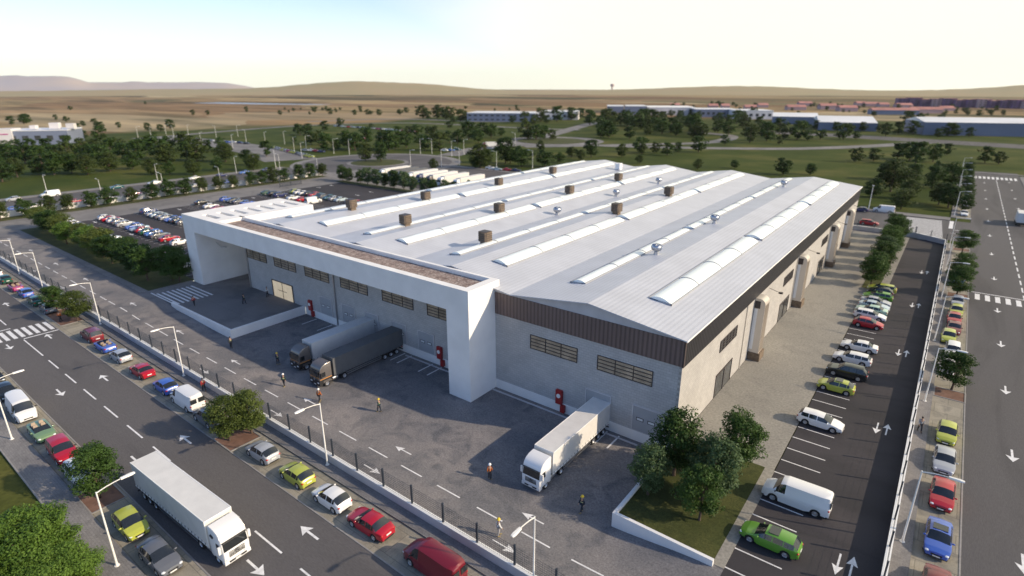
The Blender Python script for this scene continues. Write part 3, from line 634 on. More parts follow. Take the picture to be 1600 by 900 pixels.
# fire hose cabinets
for xc in (-80.6, -50.8, -31.4):
    p = wpart('fire_hose_cabinet', MB().box(xc-.42, WY0-.35, -.1, xc+.42, WY0, 1.7), 'red')
    rg = MB(); n_ = 16
    rg.cyl((xc, WY0-.36, 1.0), (xc, WY0-.42, 1.0), .27, .27, 16); wpart('hose_reel', rg, 'coping', parent=p)
    wpart('extinguisher_box', MB().box(xc+.3, WY0-.45, -1.0, xc+.85, WY0-.06, -.12), 'red', parent=p)
# downpipes
for xc in (-99.35, -73.5, ):
    wpart('downpipe', MB().cyl((xc, WY0-.14, -.0 if xc < -90 else -1.0), (xc, WY0-.14, 8.9), .12, n=10), 'alu', True)
wpart('entrance_lamp_arm', MB().tube([(-107.3, 49, 7.6), (-105.6, 49, 7.0), (-103.5, 49.0, 7.3)], [.08]*3, 6), 'alu')
# skylight runs
def arch_run(xc, wd, y0, y1, nseg):
    zc = roofz(xc); slope = (roofz(xc+.5)-roofz(xc-.5)); H = wd*.17; n_ = 8
    A = lambda k: (xc-wd/2+wd*k/n_, H*math.sin(math.pi*k/n_)**.8)
    pts = [(p[0], zc+slope*(p[0]-xc)+p[1]+.10) for p in map(A, range(n_+1))]
    body = MB(); body.extr([(p[0], p[1]) for p in pts], 'y', y0, y1)
    o = wpart('skylight', body, 'sky_light', True, ang=50)
    ky = MB().box(xc-wd/2-.1, y0-.1, zc-.25, xc-wd/2, y1+.1, zc+slope*(-wd/2)+.16).box(xc+wd/2, y0-.1, zc-.25, xc+wd/2+.1, y1+.1, zc+slope*wd/2+.16)
    ky.box(xc-wd/2-.1, y0-.1, zc-.25, xc+wd/2+.1, y0-.02, zc+.1)
    wpart('skylight_kerb', ky, 'duct' if 0 else 'dock', parent=o)
    for k in range(1, nseg):
        jb = MB()
        y = y0+(y1-y0)*k/nseg
        q = [(p[0], p[1]+.05) for p in pts]+[(p[0], p[1]-.02) for p in pts[::-1]]
        jb.extr(q, 'y', y-.07, y+.07); wpart('skylight_joint', jb, 'dock', parent=o)
for xc, wd in ((-22.8, 2.5), (-33.3, 1.9), (-45.4, 2.4), (-53.4, 1.9), (-64.4, 2.4), (-72.4, 1.9), (-84.3, 2.4), (-94.3, 2.1)):
    arch_run(xc, wd, 56.8, 90.6, 4); arch_run(xc, wd, 92.2, 126.5, 4); arch_run(xc, wd, 127.8, 160.8, 4)
# roof turbines and coolers
tb = MB(); prof = [(.42, 0), (.42, .55), (.30, .6), (.62, .75), (.82, 1.05), (.84, 1.3), (.7, 1.6), (.4, 1.8), (.05, 1.86)]
tb.lathe(prof, 24)
fins = MB()
for k in range(24):
    a = 2*math.pi*k/24; pts = [(.64, .74), (.86, 1.04), (.89, 1.3), (.74, 1.6), (.42, 1.8)]
    for i in range(4): fins.cyl((pts[i][0]*math.cos(a+.12*i), pts[i][0]*math.sin(a+.12*i), pts[i][1]), (pts[i+1][0]*math.cos(a+.12*i+.12), pts[i+1][0]*math.sin(a+.12*i+.12), pts[i+1][1]), .025, n=4)
tme = tb.mesh('turbine_vent', 'alu', True); fme = fins.mesh('fins', 'alu', True)
for x, y in ((-30.6, 73.2), (-30.8, 97.5), (-31.0, 145.8), (-58.6, 91), (-58.8, 115.4), (-58.7, 138)):
    o = link('turbine_vent', tme, wh, (x-wo.x, y-wo.y, roofz(x)-.02)); o.scale = (.88,)*3; f2 = link('fins', fme, o)
cb = MB()
cb.prism([(-.85+.25, -.85), (.6, -.85), (.85, -.6), (.85, .6), (.6, .85), (-.6, .85), (-.85, .6), (-.85, -.6)], .5, 1.95).box(-.55, -.55, -.1, .55, .55, .55)
cpv = MB()
for k in range(4): cpv.box(-.62, -.9, .72+k*.3, .62, -.84, .80+k*.3).box(.84, -.6, .72+k*.3, .9, .6, .80+k*.3)
cpv.box(-.7, -.7, 1.94, .7, .7, 2.0)
cme = cb.mesh('rooftop_cooler', 'cooler'); lme = cpv.mesh('louvres', 'frame')
for x, y in ((-54.2, 64.3), (-71.8, 64.4), (-88.4, 66.2), (-47.5, 93.7), (-47.3, 117), (-65.3, 81.6), (-85.2, 82.3), (-65.4, 106.2), (-65.7, 129.5), (-84.9, 106), (-85.5, 130)):
    o = link('rooftop_cooler', cme, wh, (x-wo.x, y-wo.y, roofz(x))); link('louvres', lme, o)
wpart('rooftop_box', MB().box(-79.4, 154, 12.2, -77.9, 155.5, 14.0), 'coping')
# ducts on the side wall
for yc in (76.6, 101.6, 130.4, 149.5):
    d = MB(); n_ = 8; pr = [(WX1+.02, .9)]; y0, y1 = yc-1.05, yc+1.05
    pr = [(WX1+.02, 1.1), (WX1+1.35, 1.1), (WX1+1.35, 8.1)]+[(WX1+.55+.8*math.cos(a), 8.1+.75*math.sin(a)) for a in [R(15*k) for k in range(1, 7)]]+[(WX1+.02, 8.85)]
    d.extr(pr, 'y', y0, y1); o = wpart('air_duct', d, 'duct', True)
    wpart('duct_side_panel', MB().box(WX1+.06, y0-.03, 1.6, WX1+.5, y0-.002, 7.4), 'coping', parent=o)
    wpart('duct_front_panel', MB().box(WX1+1.352, y0+.12, 1.3, WX1+1.375, y1-.1, 8.0), 'ductin', parent=o)
    wpart('duct_grille', MB().box(WX1+.06, y0-.04, 7.5, WX1+.75, y0-.004, 8.5), 'frame', parent=o)
    wpart('duct_base', MB().box(WX1+.05, y0-.1, .02, WX1+1.6, y1+.1, 1.15), 'cooler', parent=o)
for yc in (82.5, 108, 136, 158):
    o = wpart('wall_lamp', MB().tube([(WX1, yc, 8.3), (WX1+1.5, yc-.2, 8.0)], [.04, .03], 6), 'frame')
    wpart('lamp_head', MB().box(WX1+1.4, yc-.45, 7.88, WX1+1.9, yc+.05, 8.05), 'frame', parent=o)
for yc in (72, 99.5, 128): wpart('downpipe', MB().cyl((WX1+.08, yc, 0), (WX1+.08, yc, 8.9), .06, n=8), 'duct', True)
# corner garden wall
gw = MB()
gw.add([(-17.5, 37.2, -1.6), (-8.7, 36.9, -.6), (-8.7, 36.9, .55), (-17.5, 37.2, .35), (-17.5, 37.5, -1.6), (-8.7, 37.2, -.6), (-8.7, 37.2, .55), (-17.5, 37.5, .35)],
       [(0, 1, 2, 3), (5, 4, 7, 6), (3, 2, 6, 7), (1, 5, 6, 2), (4, 0, 3, 7)])
gw.box(-17.5, 37.5, -1.6, -17.2, 50.3, .35)
tag(gw.build('garden_wall', 'white'), 'white retaining wall round the corner lawn with trees', 'wall')
# ---------------------------------------------------------------- fences
def fence(name, pts, label, h=.9, mesh_h=1.35, sp=3.72, detail=True, posts=True, wm_='lowwall', group='boundary fences of plinth wall and dark posts', wall_t=.32):
    root = empty(name, (pts[0][0], pts[0][1], 0), 0, label, 'fence', group); o0 = Vector((pts[0][0], pts[0][1], 0))
    wl = MB(); wr = MB(); np_ = 0; pm = MB().box(-.065, -.065, 0, .065, .065, mesh_h+.12).box(-.075, -.075, mesh_h+.12, .075, .075, mesh_h+.15).mesh('post', 'darkpost')
    for i in range(len(pts)-1):
        a = Vector((*pts[i], 0))-o0; b = Vector((*pts[i+1], 0))-o0; d = b-a; L = d.length; d.normalize(); nn = Vector((-d.y, d.x, 0))*wall_t/2
        q = [a+nn, b+nn, b-nn, a-nn]; wl.prism([(v.x, v.y) for v in q], -1.2, h); cp = Vector((-d.y, d.x, 0))*(wall_t/2+.03)
        wl.prism([(v.x, v.y) for v in (a+cp, b+cp, b-cp, a-cp)], h, h+.06, 1)
        if posts:
            k = 0
            while k*sp < L-.1 and np_ < 100:
                p = a+d*(k*sp); link('post', pm, root, (p.x, p.y, h+.06)); np_ += 1; k += 1
        hs = 9 if detail else 5; r_ = .012 if detail else .006
        for k in range(hs):
            z = h+.12+(mesh_h-.1)*k/(hs-1); n2 = nn.normalized()*r_
            wr.add([a+n2+Vector((0, 0, z)), b+n2+Vector((0, 0, z)), b-n2+Vector((0, 0, z)), a-n2+Vector((0, 0, z)), a+Vector((0, 0, z+r_*1.4)), b+Vector((0, 0, z+r_*1.4))], [(0, 1, 2, 3), (0, 4, 5, 1), (3, 2, 5, 4)])
        if detail:
            s_ = .2; k = 0; dd = d*.006; n2 = nn.normalized()*.006
            while k*s_ < L:
                p = a+d*(k*s_); wr.add([p+dd+Vector((0, 0, h+.1)), p+n2+Vector((0, 0, h+.1)), p-dd-n2+Vector((0, 0, h+.1)), p+dd+Vector((0, 0, h+mesh_h)), p+n2+Vector((0, 0, h+mesh_h)), p-dd-n2+Vector((0, 0, h+mesh_h))], [(0, 1, 4, 3), (1, 2, 5, 4), (2, 0, 3, 5)]); k += 1
    wl.build('plinth_wall', [wm_, 'coping'], root); wr.build('wire_mesh', 'darkpost', root)
fence('boundary_fence', [(1.9, 27.06), (-205.5, 27.06)], 'long low wall with dark posts and wire mesh between the front street and the yard', h=.85, mesh_h=1.75)
fence('boundary_fence', [(1.93, 27.5), (1.93, 166), (-4.5, 170.2), (-9.2, 170.4)], 'low wall and mesh fence between the side parking lot and the side street', h=1.12, mesh_h=1.3, detail=False)
fence('boundary_fence', [(-9.5, 170.4), (-17, 170.6), (-60, 171.2)], 'plinth wall with posts behind the far end of the warehouse', h=1.0, detail=False)
fence('boundary_fence', [(-213.3, 27.5), (-213.3, 146)], 'pale plinth wall behind the tree row along the west street', h=1.6, mesh_h=.3, detail=False, posts=False, wm_='white')
gt = empty('site_gate', (-198, 117, 0), 0, 'dark metal sliding gate frame at the edge of the west parking lot', 'gate')
gf = MB()
for y in (0, 4.5, 9): gf.box(-.08, y-.08, 0, .08, y+.08, 3.4)
gf.box(-.06, 0, 3.2, .06, 9, 3.35).box(-.05, 0, .2, .05, 9, .3).box(-.05, 0, 1.5, .05, 9, 1.58); gf.build('gate_frame', 'darkpost', gt)
gb_ = MB()
for k in range(44): gb_.box(-.02, .15+k*.2, .2, .02, .19+k*.2, 1.55)
gb_.build('gate_bars', 'darkpost', gt)
# ---------------------------------------------------------------- street lamps
def lamp_meshes():
    p = MB().tube([(0, 0, 0), (0, 0, .4), (0, 0, 6.9)], [.12, .085, .05], 10); p.cyl((0, 0, 0), (0, 0, .06), .2, n=10)
    a = MB().tube([(0, 0, 6.8), (.25, 0, 6.88), (.7, 0, 6.98), (1.25, 0, 7.05), (1.75, 0, 7.08)], [.045, .04, .038, .035, .035], 8)
    h = MB().add([(1.65, -.11, 7.02), (1.65, .11, 7.02), (1.65, .08, 7.15), (1.65, -.08, 7.15), (2.35, -.17, 7.04), (2.35, .17, 7.04), (2.35, .11, 7.16), (2.35, -.11, 7.16), (2.62, -.12, 7.06), (2.62, .12, 7.06), (2.62, .07, 7.13), (2.62, -.07, 7.13)],
                 [(0, 1, 2, 3), (8, 11, 10, 9), (0, 4, 5, 1), (1, 5, 6, 2), (2, 6, 7, 3), (3, 7, 4, 0), (4, 8, 9, 5), (5, 9, 10, 6), (6, 10, 11, 7), (7, 11, 8, 4)])
    return [('pole', p.mesh('pole', 'lampwhite', True)), ('arm', a.mesh('arm', 'lampwhite', True)), ('lamp_head', h.mesh('lamp_head', 'lampwhite'))]
LM = lamp_meshes()
def lamp(x, y, rz, label, sc_=1.0):
    o = empty('street_lamp', (x, y, 0), rz, label, 'street lamp', 'white street lamps'); o.scale = (sc_,)*3
    for n_, m_ in LM: link(n_, m_, o)
fl = (-18.3, -43.1, -73.4, -101.4, -129.2, -143.6, -172)
for i, x in enumerate(fl): lamp(x, 26.55, -math.pi/2, 'white street lamp on the pavement by the boundary wall, %s from the right' % ordn(i))
for i, x in enumerate((-17, -45.4, -73.2, -101, -129)): lamp(x, 9.0, math.pi/2, 'white street lamp on the near pavement of the front street, %s from the right' % ordn(i))
for i, y in enumerate((48.9, 76.8, 98.4, 119.6, 141.5, 163.5, 208, 226, 246, 266, 290, 312)): lamp(2.75, y, 0, 'white street lamp beside the side street, %s counting away from the camera' % ordn(i))
wl_ = sorted([(-246.2, 59), (-236.6+18, 66.4), (-250.7+3, 95), (-248, 127), (-214.5, 145), (-240, 143), (-218, 105), (-218, 85)], key=lambda p: pxof(*p)[0])
for i, (x, y) in enumerate(wl_): lamp(x, y, 0 if x < -240 else math.pi, 'white lamp along the west street behind the tree row, %s from the left' % ordn(i))
bl = sorted([G(*p) for p in ((216, 215), (237, 217), (260, 212), (272, 215), (295, 212), (315, 226), (338, 214), (364, 231), (385, 222), (431, 262), (460, 236), (472, 247), (522, 240), (546, 241), (657, 240), (675, 240), (690, 260), (706, 244), (725, 241), (743, 257), (776, 265), (832, 263), (805, 228), (642, 262), (718, 258), (372, 213), (415, 226), (445, 225), (479, 234))], key=lambda p: pxof(*p)[0])
for i, (x, y) in enumerate(bl): lamp(x, y, rnd.choice((0, .6, math.pi)), 'distant white street lamp near the roundabouts, %s from the left' % ordn(i), 1.15)
tag(None or link('street_lamp', MB().cyl((0, 0, 0), (0, 0, 7.2), .1, .06, 8).box(-.3, -.1, 7.15, .3, .1, 7.3).mesh('street_lamp', 'lampwhite'), None, (*G(1357, 327), 0)), 'lone white lamp post beside the white van on the back street', 'street lamp')
# ---------------------------------------------------------------- cars
def interp(tab, x):
    if x >= tab[0][0]: return tab[0][1]
    for (x0, z0), (x1, z1) in zip(tab, tab[1:]):
        if x1 <= x <= x0: return z0+(z1-z0)*(x0-x)/(x0-x1)
    return tab[-1][1]
KIND = {
 'hatchback': dict(L=4.05, W=1.74, top=[(2.02,.55),(1.97,.70),(1.6,.86),(1.02,.99),(.25,1.42),(-.5,1.48),(-1.25,1.43),(-1.82,1.05),(-1.98,.9),(-2.02,.5)], ws=(1.02,.25), rw=(-1.25,-1.82), belt=[(1.2,.93),(-1.7,1.02)], sw=[(.72,-.30),(-.38,-1.12),(-1.18,-1.42)], wb=(1.25,-1.25)),
 'saloon': dict(L=4.55, W=1.78, top=[(2.27,.52),(2.2,.68),(1.75,.82),(1.05,.95),(.3,1.37),(-.5,1.43),(-1.05,1.37),(-1.6,1.02),(-2.1,.98),(-2.22,.9),(-2.27,.5)], ws=(1.05,.3), rw=(-1.05,-1.6), belt=[(1.2,.90),(-1.7,.97)], sw=[(.74,-.25),(-.33,-1.0),(-1.06,-1.25)], wb=(1.38,-1.32)),
 'estate car': dict(L=4.55, W=1.78, top=[(2.27,.54),(2.2,.69),(1.75,.84),(1.1,.97),(.35,1.42),(-.5,1.48),(-1.75,1.44),(-2.12,1.05),(-2.22,.9),(-2.27,.5)], ws=(1.1,.35), rw=(-1.75,-2.12), belt=[(1.2,.92),(-2.0,1.0)], sw=[(.78,-.22),(-.3,-1.05),(-1.12,-1.85)], wb=(1.38,-1.32)),
 'off-roader': dict(L=4.65, W=1.88, top=[(2.32,.65),(2.26,.88),(1.8,1.02),(1.05,1.12),(.4,1.62),(-.4,1.70),(-1.75,1.66),(-2.16,1.2),(-2.28,1.0),(-2.32,.55)], ws=(1.05,.4), rw=(-1.75,-2.16), belt=[(1.2,1.06),(-2.0,1.14)], sw=[(.78,-.2),(-.28,-1.05),(-1.12,-1.8)], wb=(1.4,-1.4)),
 'people carrier': dict(L=4.8, W=1.9, top=[(2.4,.6),(2.34,.82),(2.0,.96),(1.4,1.08),(.55,1.66),(-.4,1.76),(-2.0,1.72),(-2.3,1.15),(-2.37,.95),(-2.4,.5)], ws=(1.4,.55), rw=(-2.0,-2.3), belt=[(1.4,1.0),(-2.2,1.1)], sw=[(1.0,-.0),(-.08,-1.05),(-1.13,-2.0)], wb=(1.5,-1.45)),
 'panel van': dict(L=5.5, W=2.0, top=[(2.75,.62),(2.7,.92),(2.35,1.08),(1.85,1.2),(1.3,1.95),(.9,2.08),(-2.55,2.12),(-2.68,2.0),(-2.74,1.0),(-2.75,.5)], ws=(1.85,1.3), rw=(9,9), belt=[(1.9,1.12),(-2.7,1.2)], sw=[(1.6,.85)], wb=(1.75,-1.7)),
 'convertible': dict(L=4.3, W=1.78, top=[(2.15,.52),(2.08,.68),(1.7,.82),(.9,.92),(.8,.92),(-1.2,.93),(-1.3,.95),(-2.0,.92),(-2.1,.8),(-2.15,.5)], ws=(9,9), rw=(9,9), belt=[(1.2,.90),(-2.0,.92)], sw=[], wb=(1.28,-1.25)),
}
def car_meshes(kind):
    K = KIND[kind]; L, W = K['L'], K['W']; hw = W/2; parts = []
    R0 = .335 if kind not in ('off-roader', 'panel van') else .37
    AR = R0+.055
    X = set(round(p[0], 3) for p in K['top']) | {round(a, 3) for p in K['sw'] for a in p}
    for wc in K['wb']:
        for k in range(-6, 7): X.add(round(wc+AR*math.sin(k*math.pi/12), 3))
    X |= {round(a, 3) for a in (*K['ws'], *K['rw']) if abs(a) < 5}; X |= {0.0, .6, -.8, 1.75 if L < 5 else 2.5, -1.7}
    X = sorted((x for x in X if abs(x) <= L/2+1e-6), reverse=True)
    X = [x for i, x in enumerate(X) if i == 0 or X[i-1]-x > .012]
    rows = []
    for x in X:
        zt = interp(K['top'], x); e = abs(x)/(L/2)
        w_ = hw*(1-.24*max(0, (e-.6)/.4)**2.4) if e > .6 else hw
        zb = .20+.10*max(0, (e-.85)/.15)
        for wc in K['wb']:
            d = abs(x-wc)
            if d <= AR+1e-4: zb = max(zb, R0-.01+math.sqrt(max(0, AR*AR-d*d)))
        be = min(interp(K['belt'], x), zt-.03); T = max(0, min(1, (zt-be)/.42)); zb = min(zb, be-.12)
        rows.append([(0, zb+.03), (.86*w_, zb+.02), (.97*w_, zb), (w_, zb+(be-zb)*.5), (.985*w_, be-.07), (.955*w_, be), (w_*(.90-.13*T), zt-.06*T-.012), (w_*(.70-.12*T), zt-.008), (0, zt+.035)])
    v = []; 
    for x, r_ in zip(X, rows):
        v += [(x, y, z) for y, z in r_]+[(x, -y, z) for y, z in r_[-2:0:-1]]
    n_ = 16; F = {'body': [], 'windscreen': [], 'rear_window': [], 'side_window': []}; und = []
    for i in range(len(X)-1):
        xm = (X[i]+X[i+1])/2
        for k in range(n_):
            f = (i*n_+k, (i+1)*n_+k, (i+1)*n_+(k+1) % n_, i*n_+(k+1) % n_)
            key = 'body'
            if k in (6, 7, 8, 9) and K['ws'][1] < xm < K['ws'][0]: key = 'windscreen'
            elif k in (6, 7, 8, 9) and K['rw'][1] < xm < K['rw'][0]: key = 'rear_window'
            elif k in (5, 10) and any(b < xm < a for a, b in K['sw']): key = 'side_window'
            F[key].append(f)
    F['body'] += [tuple(range(n_)), tuple(range((len(X)-1)*n_, len(X)*n_))[::-1]]
    def sub(fs, name, m_):
        ids = sorted({i for f in fs for i in f}); mp = {a: b for b, a in enumerate(ids)}; q = MB(); q.v = [v[i] for i in ids]; q.f = [tuple(mp[i] for i in f) for f in fs]; q.mi = [0]*len(fs)
        return (name, q.mesh(name, m_, True, 42), m_, (0, 0, 0))
    parts.append(sub(F['body'], 'body', 'p_white'))
    for k in ('windscreen', 'rear_window'):
        if F[k]: parts.append(sub(F[k], k, 'glass'))
    for a, b in K['sw']:
        for sd_ in (5, 10):
            fs = [f for f in F['side_window'] if b < (v[f[0]][0]+v[f[1]][0])/2 < a and (f[0] % n_) == sd_]
            if fs: parts.append(sub(fs, 'side_window', 'glass'))
    # small parts
    zl = .62 if kind not in ('off-roader', 'panel van', 'people carrier') else .78
    for s_ in (-1, 1):
        parts.append(('headlight', MB().ell((L/2-.16, s_*hw*.70, zl), (.15, .17, .08), 8, 6).mesh('headlight', 'headl', True), None, None))
        parts.append(('tail_light', MB().ell((-L/2+.10, s_*hw*.74, zl+.16), (.10, .14, .10), 8, 6).mesh('tail_light', 'taill', True), None, None))
        mx = (K['sw'][0][0] if K['sw'] else .7)+.02
        parts.append(('mirror', MB().ell((mx, s_*(hw+.06), interp(K['belt'], mx)+.06), (.07, .12, .075), 8, 6).mesh('mirror', 'p_white' if kind not in ('panel van', 'off-roader') else 'black', True), 'mirror', None))
    parts.append(('grille', MB().box(L/2-.05, -hw*.42, .42, L/2+.012, hw*.42, .56).box(L/2-.06, -hw*.6, .26, L/2+.008, hw*.6, .33).mesh('grille', 'black'), None, None))
    parts.append(('number_plate', MB().box(L/2+.012, -.24, .34, L/2+.03, .24, .45).box(-L/2-.02, -.25, .60, -L/2+.02, .25, .72).mesh('number_plate', 'plate'), None, None))
    parts.append(('underbody', MB().box(-L/2+.12, -hw*.84, .16, L/2-.14, hw*.84, .34).box(-L/2-.015, -hw*.55, .26, -L/2+.05, hw*.55, .38).mesh('underbody', 'black'), None, None))
    if kind == 'panel van':
        for q in (-.78, .1): parts.append(('rear_window', MB().box(-2.77, q, 1.2, -2.72, q+.68, 1.75).mesh('rear_window', 'glass'), None, None))
    if kind == 'convertible':
        c = MB().box(-1.15, -.66, .93, .72, .66, .955); parts.append(('cockpit', c.mesh('cockpit', 'black'), None, None))
        for (sx_, sy_) in ((.0, .34), (.0, -.34), (-.75, .34), (-.75, -.34)):
            q = MB().box(sx_-.2, sy_-.22, .9, sx_+.25, sy_+.22, 1.0).add([(sx_-.25, sy_-.22, .9), (sx_-.12, sy_-.22, .9), (sx_-.12, sy_+.22, .9), (sx_-.25, sy_+.22, .9), (sx_-.36, sy_-.17, 1.28), (sx_-.27, sy_-.17, 1.28), (sx_-.27, sy_+.17, 1.28), (sx_-.36, sy_+.17, 1.28)], [(0,3,2,1),(4,5,6,7),(0,1,5,4),(1,2,6,5),(2,3,7,6),(3,0,4,7)])
            parts.append(('seat', q.mesh('seat', 'seat'), None, None))
        q = MB().add([(.92, -.72, .90), (.92, .72, .90), (.38, .60, 1.30), (.38, -.60, 1.30), (.89, -.72, .89), (.89, .72, .89), (.35, .60, 1.29), (.35, -.60, 1.29)], [(0,1,2,3),(7,6,5,4),(0,4,5,1),(2,6,7,3)]); parts.append(('windscreen', q.mesh('windscreen', 'glass'), None, None))
    ty = MB(); ty.lathe([(R0*.62, -.10), (R0*.9, -.115), (R0, -.08), (R0, .08), (R0*.9, .115), (R0*.62, .10)], 20)
    rm = MB(); rm.lathe([(0.001, .085), (R0*.16, .09), (R0*.3, .06), (R0*.58, .075), (R0*.66, .105), (R0*.66, -.09)], 20)
    tym = ty.mesh('tyre', 'tyre', True); rmm = rm.mesh('rim', 'rim', True)
    return parts, (tym, rmm), K, R0, hw
CM = {k: car_meshes(k) for k in KIND}
CNAME = dict(red='bright red', darkred='dark red', white='white', silver='silver', grey='grey', black='black', blue='blue', lightblue='light blue', lime='yellow-green', green='green', darkgreen='dark green', teal='teal', magenta='magenta', navy='navy blue', paleblue='pale blue', mint='pale green', sage='sage green')
def car(x, y, rz, kind, col, label, group, z=0, lod=0):
    parts, wm_, K, R0, hw = CM[kind]
    cat = 'van' if 'van' in kind else 'car'
    o = empty('parked_van' if cat == 'van' else 'parked_car', (x, y, z), rz, label, cat, group)
    if (kind, col) in (('estate car', 'green'), ('saloon', 'blue')) or (kind, col, round(x)) == ('hatchback', 'lime', -6):
        zt = max(p[1] for p in K['top']); link('sunroof', MB().add([(.12, -.5, zt+.02), (.12, .5, zt+.02), (-.62, .5, zt+.045), (-.62, -.5, zt+.045), (.12, -.5, zt-.05), (.12, .5, zt-.05), (-.62, .5, zt-.05), (-.62, -.5, zt-.05)], [(0,1,2,3)[::1],(0,4,5,1),(3,2,6,7),(0,3,7,4),(1,5,6,2)]).mesh('sunroof', 'glass'), o)
    for n_, me, role, loc in parts:
        if lod and n_ in ('mirror', 'grille', 'number_plate', 'underbody', 'seat'): continue
        ob = link(n_, me, o)
        if n_ == 'body' or (n_ == 'mirror' and me.materials[0].name.startswith('white')):
            ob.material_slots[0].link = 'OBJECT'; ob.material_slots[0].material = M['p_'+col]
    for wc in K['wb']:
        for s_ in (-1, 1):
            t_ = link('wheel', wm_[0], o, (wc, s_*(hw-.12), R0)); t_.rotation_euler = (R(-90)*s_, 0, 0)
            if lod < 2: r_ = link('rim', wm_[1], t_)
    return o
def row(cars, where, group, z=0, lod=0, order='from the left', key=None):
    "cars = (x, y, heading, kind, colour); labels count each look-alike along the row"
    cs = sorted(cars, key=key or (lambda c: pxof(c[0], c[1])[0])); tot = {}; cnt = {}
    for c in cs: tot[(c[3], c[4])] = tot.get((c[3], c[4]), 0)+1
    for i, c in enumerate(cs):
        k = (c[3], c[4]); a = '%s %s %s' % (CNAME[c[4]], c[3], where)
        if tot[k] > 1: a = '%s %s, %s %s %s' % (CNAME[c[4]], c[3], ordn(i), order, where)
        car(c[0]+rnd.uniform(-.12, .12), c[1]+rnd.uniform(-.08, .08), c[2]+rnd.uniform(-.025, .025), c[3], c[4], a, group, z, lod)
W_, E_, N_, S_ = math.pi, 0., math.pi/2, -math.pi/2
H, SA, ES, SU, PC, PV, CV = 'hatchback', 'saloon', 'estate car', 'off-roader', 'people carrier', 'panel van', 'convertible'
row([(-96.2, 23.8, W_, PC, 'darkred'), (-90.6, 23.6, W_, CV, 'blue'), (-85.2, 23.6, W_, H, 'silver'), (-78.2, 23.6, W_, SA, 'red'), (-71.6, 23.6, W_, H, 'blue'), (-66.0, 23.75, W_, PV, 'white'),
     (-60.3, 23.5, W_, SU, 'grey'), (-49.4, 23.5, W_, H, 'silver'), (-43.6, 23.5, W_, H, 'lime'), (-38.3, 23.55, W_, H, 'white'), (-33.0, 23.55, W_, SA, 'red'), (-25.6, 23.7, W_, PV, 'darkred'), (-18.6, 23.6, W_, SA, 'silver'),
     (-140, 23.5, W_, SA, 'darkgreen'), (-132.6, 23.5, W_, CV, 'magenta'), (-127, 23.5, W_, H, 'blue'), (-120.8, 23.4, W_, SA, 'darkgreen'), (-114.8, 23.6, W_, H, 'grey'), (-146.5, 23.5, W_, H, 'white')],
    'on the boundary wall parking strip', 'cars parked along the far kerb of the front street', -.088)
row([(-91.4, 11.4, E_, SA, 'black'), (-85.2, 11.4, E_, H, 'black'), (-78.6, 11.3, E_, PV, 'white'), (-71.8, 11.3, E_, CV, 'sage'), (-65.6, 11.3, E_, SU, 'red'), (-60.2, 11.2, E_, ES, 'white'), (-49.1, 11.3, E_, H, 'lime'), (-43.3, 11.3, E_, SA, 'grey')],
    'on the strip by the near pavement', 'cars parked along the near kerb of the front street', -.088)
row([(-5.9, 42.1, W_, ES, 'green'), (-5.2, 48.6, W_, PV, 'white'), (-6.1, 63.6, E_, ES, 'white'), (-6.1, 73.3, W_, H, 'lime'), (-5.8, 78.2, W_, SU, 'black'), (-5.8, 83.1, W_, ES, 'white'), (-5.7, 88.0, W_, SA, 'white'),
     (-5.8, 98.3, E_, H, 'red'), (-5.9, 102.3, E_, ES, 'white'), (-6.0, 105.2, W_, SA, 'mint'), (-6.0, 107.6, E_, SA, 'paleblue'), (-6.0, 110.1, E_, SA, 'silver'), (-6.0, 113.2, W_, ES, 'green'), (-6.0, 116.4, W_, H, 'black'), (-6, 118.6, W_, ES, 'lime')],
    'in the gravel apron stalls', 'cars in the side parking lot', .01, order='from the camera end', key=lambda c: c[1])
row([(5.0, 44.2, S_, SA, 'darkred'), (5.1, 50.6, S_, SA, 'blue'), (5.1, 57.2, S_, SA, 'red'), (5.1, 63.4, S_, SA, 'silver'), (5.1, 69.3, S_, H, 'lime'), (4.5, 88.3, S_, H, 'white'), (4.9, 94.6, S_, ES, 'white'), (4.4, 100.0, S_, H, 'lime'), (4.8, 104.6, S_, SA, 'darkred'), (4.7, 109.2, S_, SA, 'red'), (4.9, 113.5, S_, H, 'lime'), (5.1, 118.8, S_, H, 'silver'),
     (5, 133, S_, SA, 'blue'), (5, 139, S_, H, 'white'), (5, 210, S_, SA, 'white'), (5, 226, S_, H, 'silver'), (5, 234, S_, SA, 'white'), (5, 242, S_, SA, 'black'), (5, 252, S_, H, 'silver'), (5, 272, S_, SA, 'navy'), (5, 281, S_, H, 'magenta'), (5, 290, S_, SA, 'white'), (5, 302, S_, SA, 'teal')],
    'on the side street strip', 'cars parked along the side street', -.088, order='from the camera end', key=lambda c: c[1])
row([(-188.6, 47.5, W_+N_, H, 'white'), (-184.8, 47.5, S_, H, 'white'), (-181, 47.5, S_, H, 'grey'), (-177.8, 47.5, S_, SA, 'black'), (-174.8, 47.5, S_, SA, 'white'), (-172, 47.5, S_, H, 'red'), (-169.4, 47.5, S_, SA, 'white'), (-166.6, 47.5, S_, SA, 'blue'), (-158.5, 48, N_, SA, 'white'), (-154.5, 48, N_, H, 'teal'), (-143.5, 48, N_, SA, 'white'), (-134.5, 48, N_, SA, 'white'), (-128, 48, N_, H, 'silver'), (-122, 48, N_, H, 'white')],
    'in the row behind the lawn trees', 'cars in the west parking lot', .01, 1)
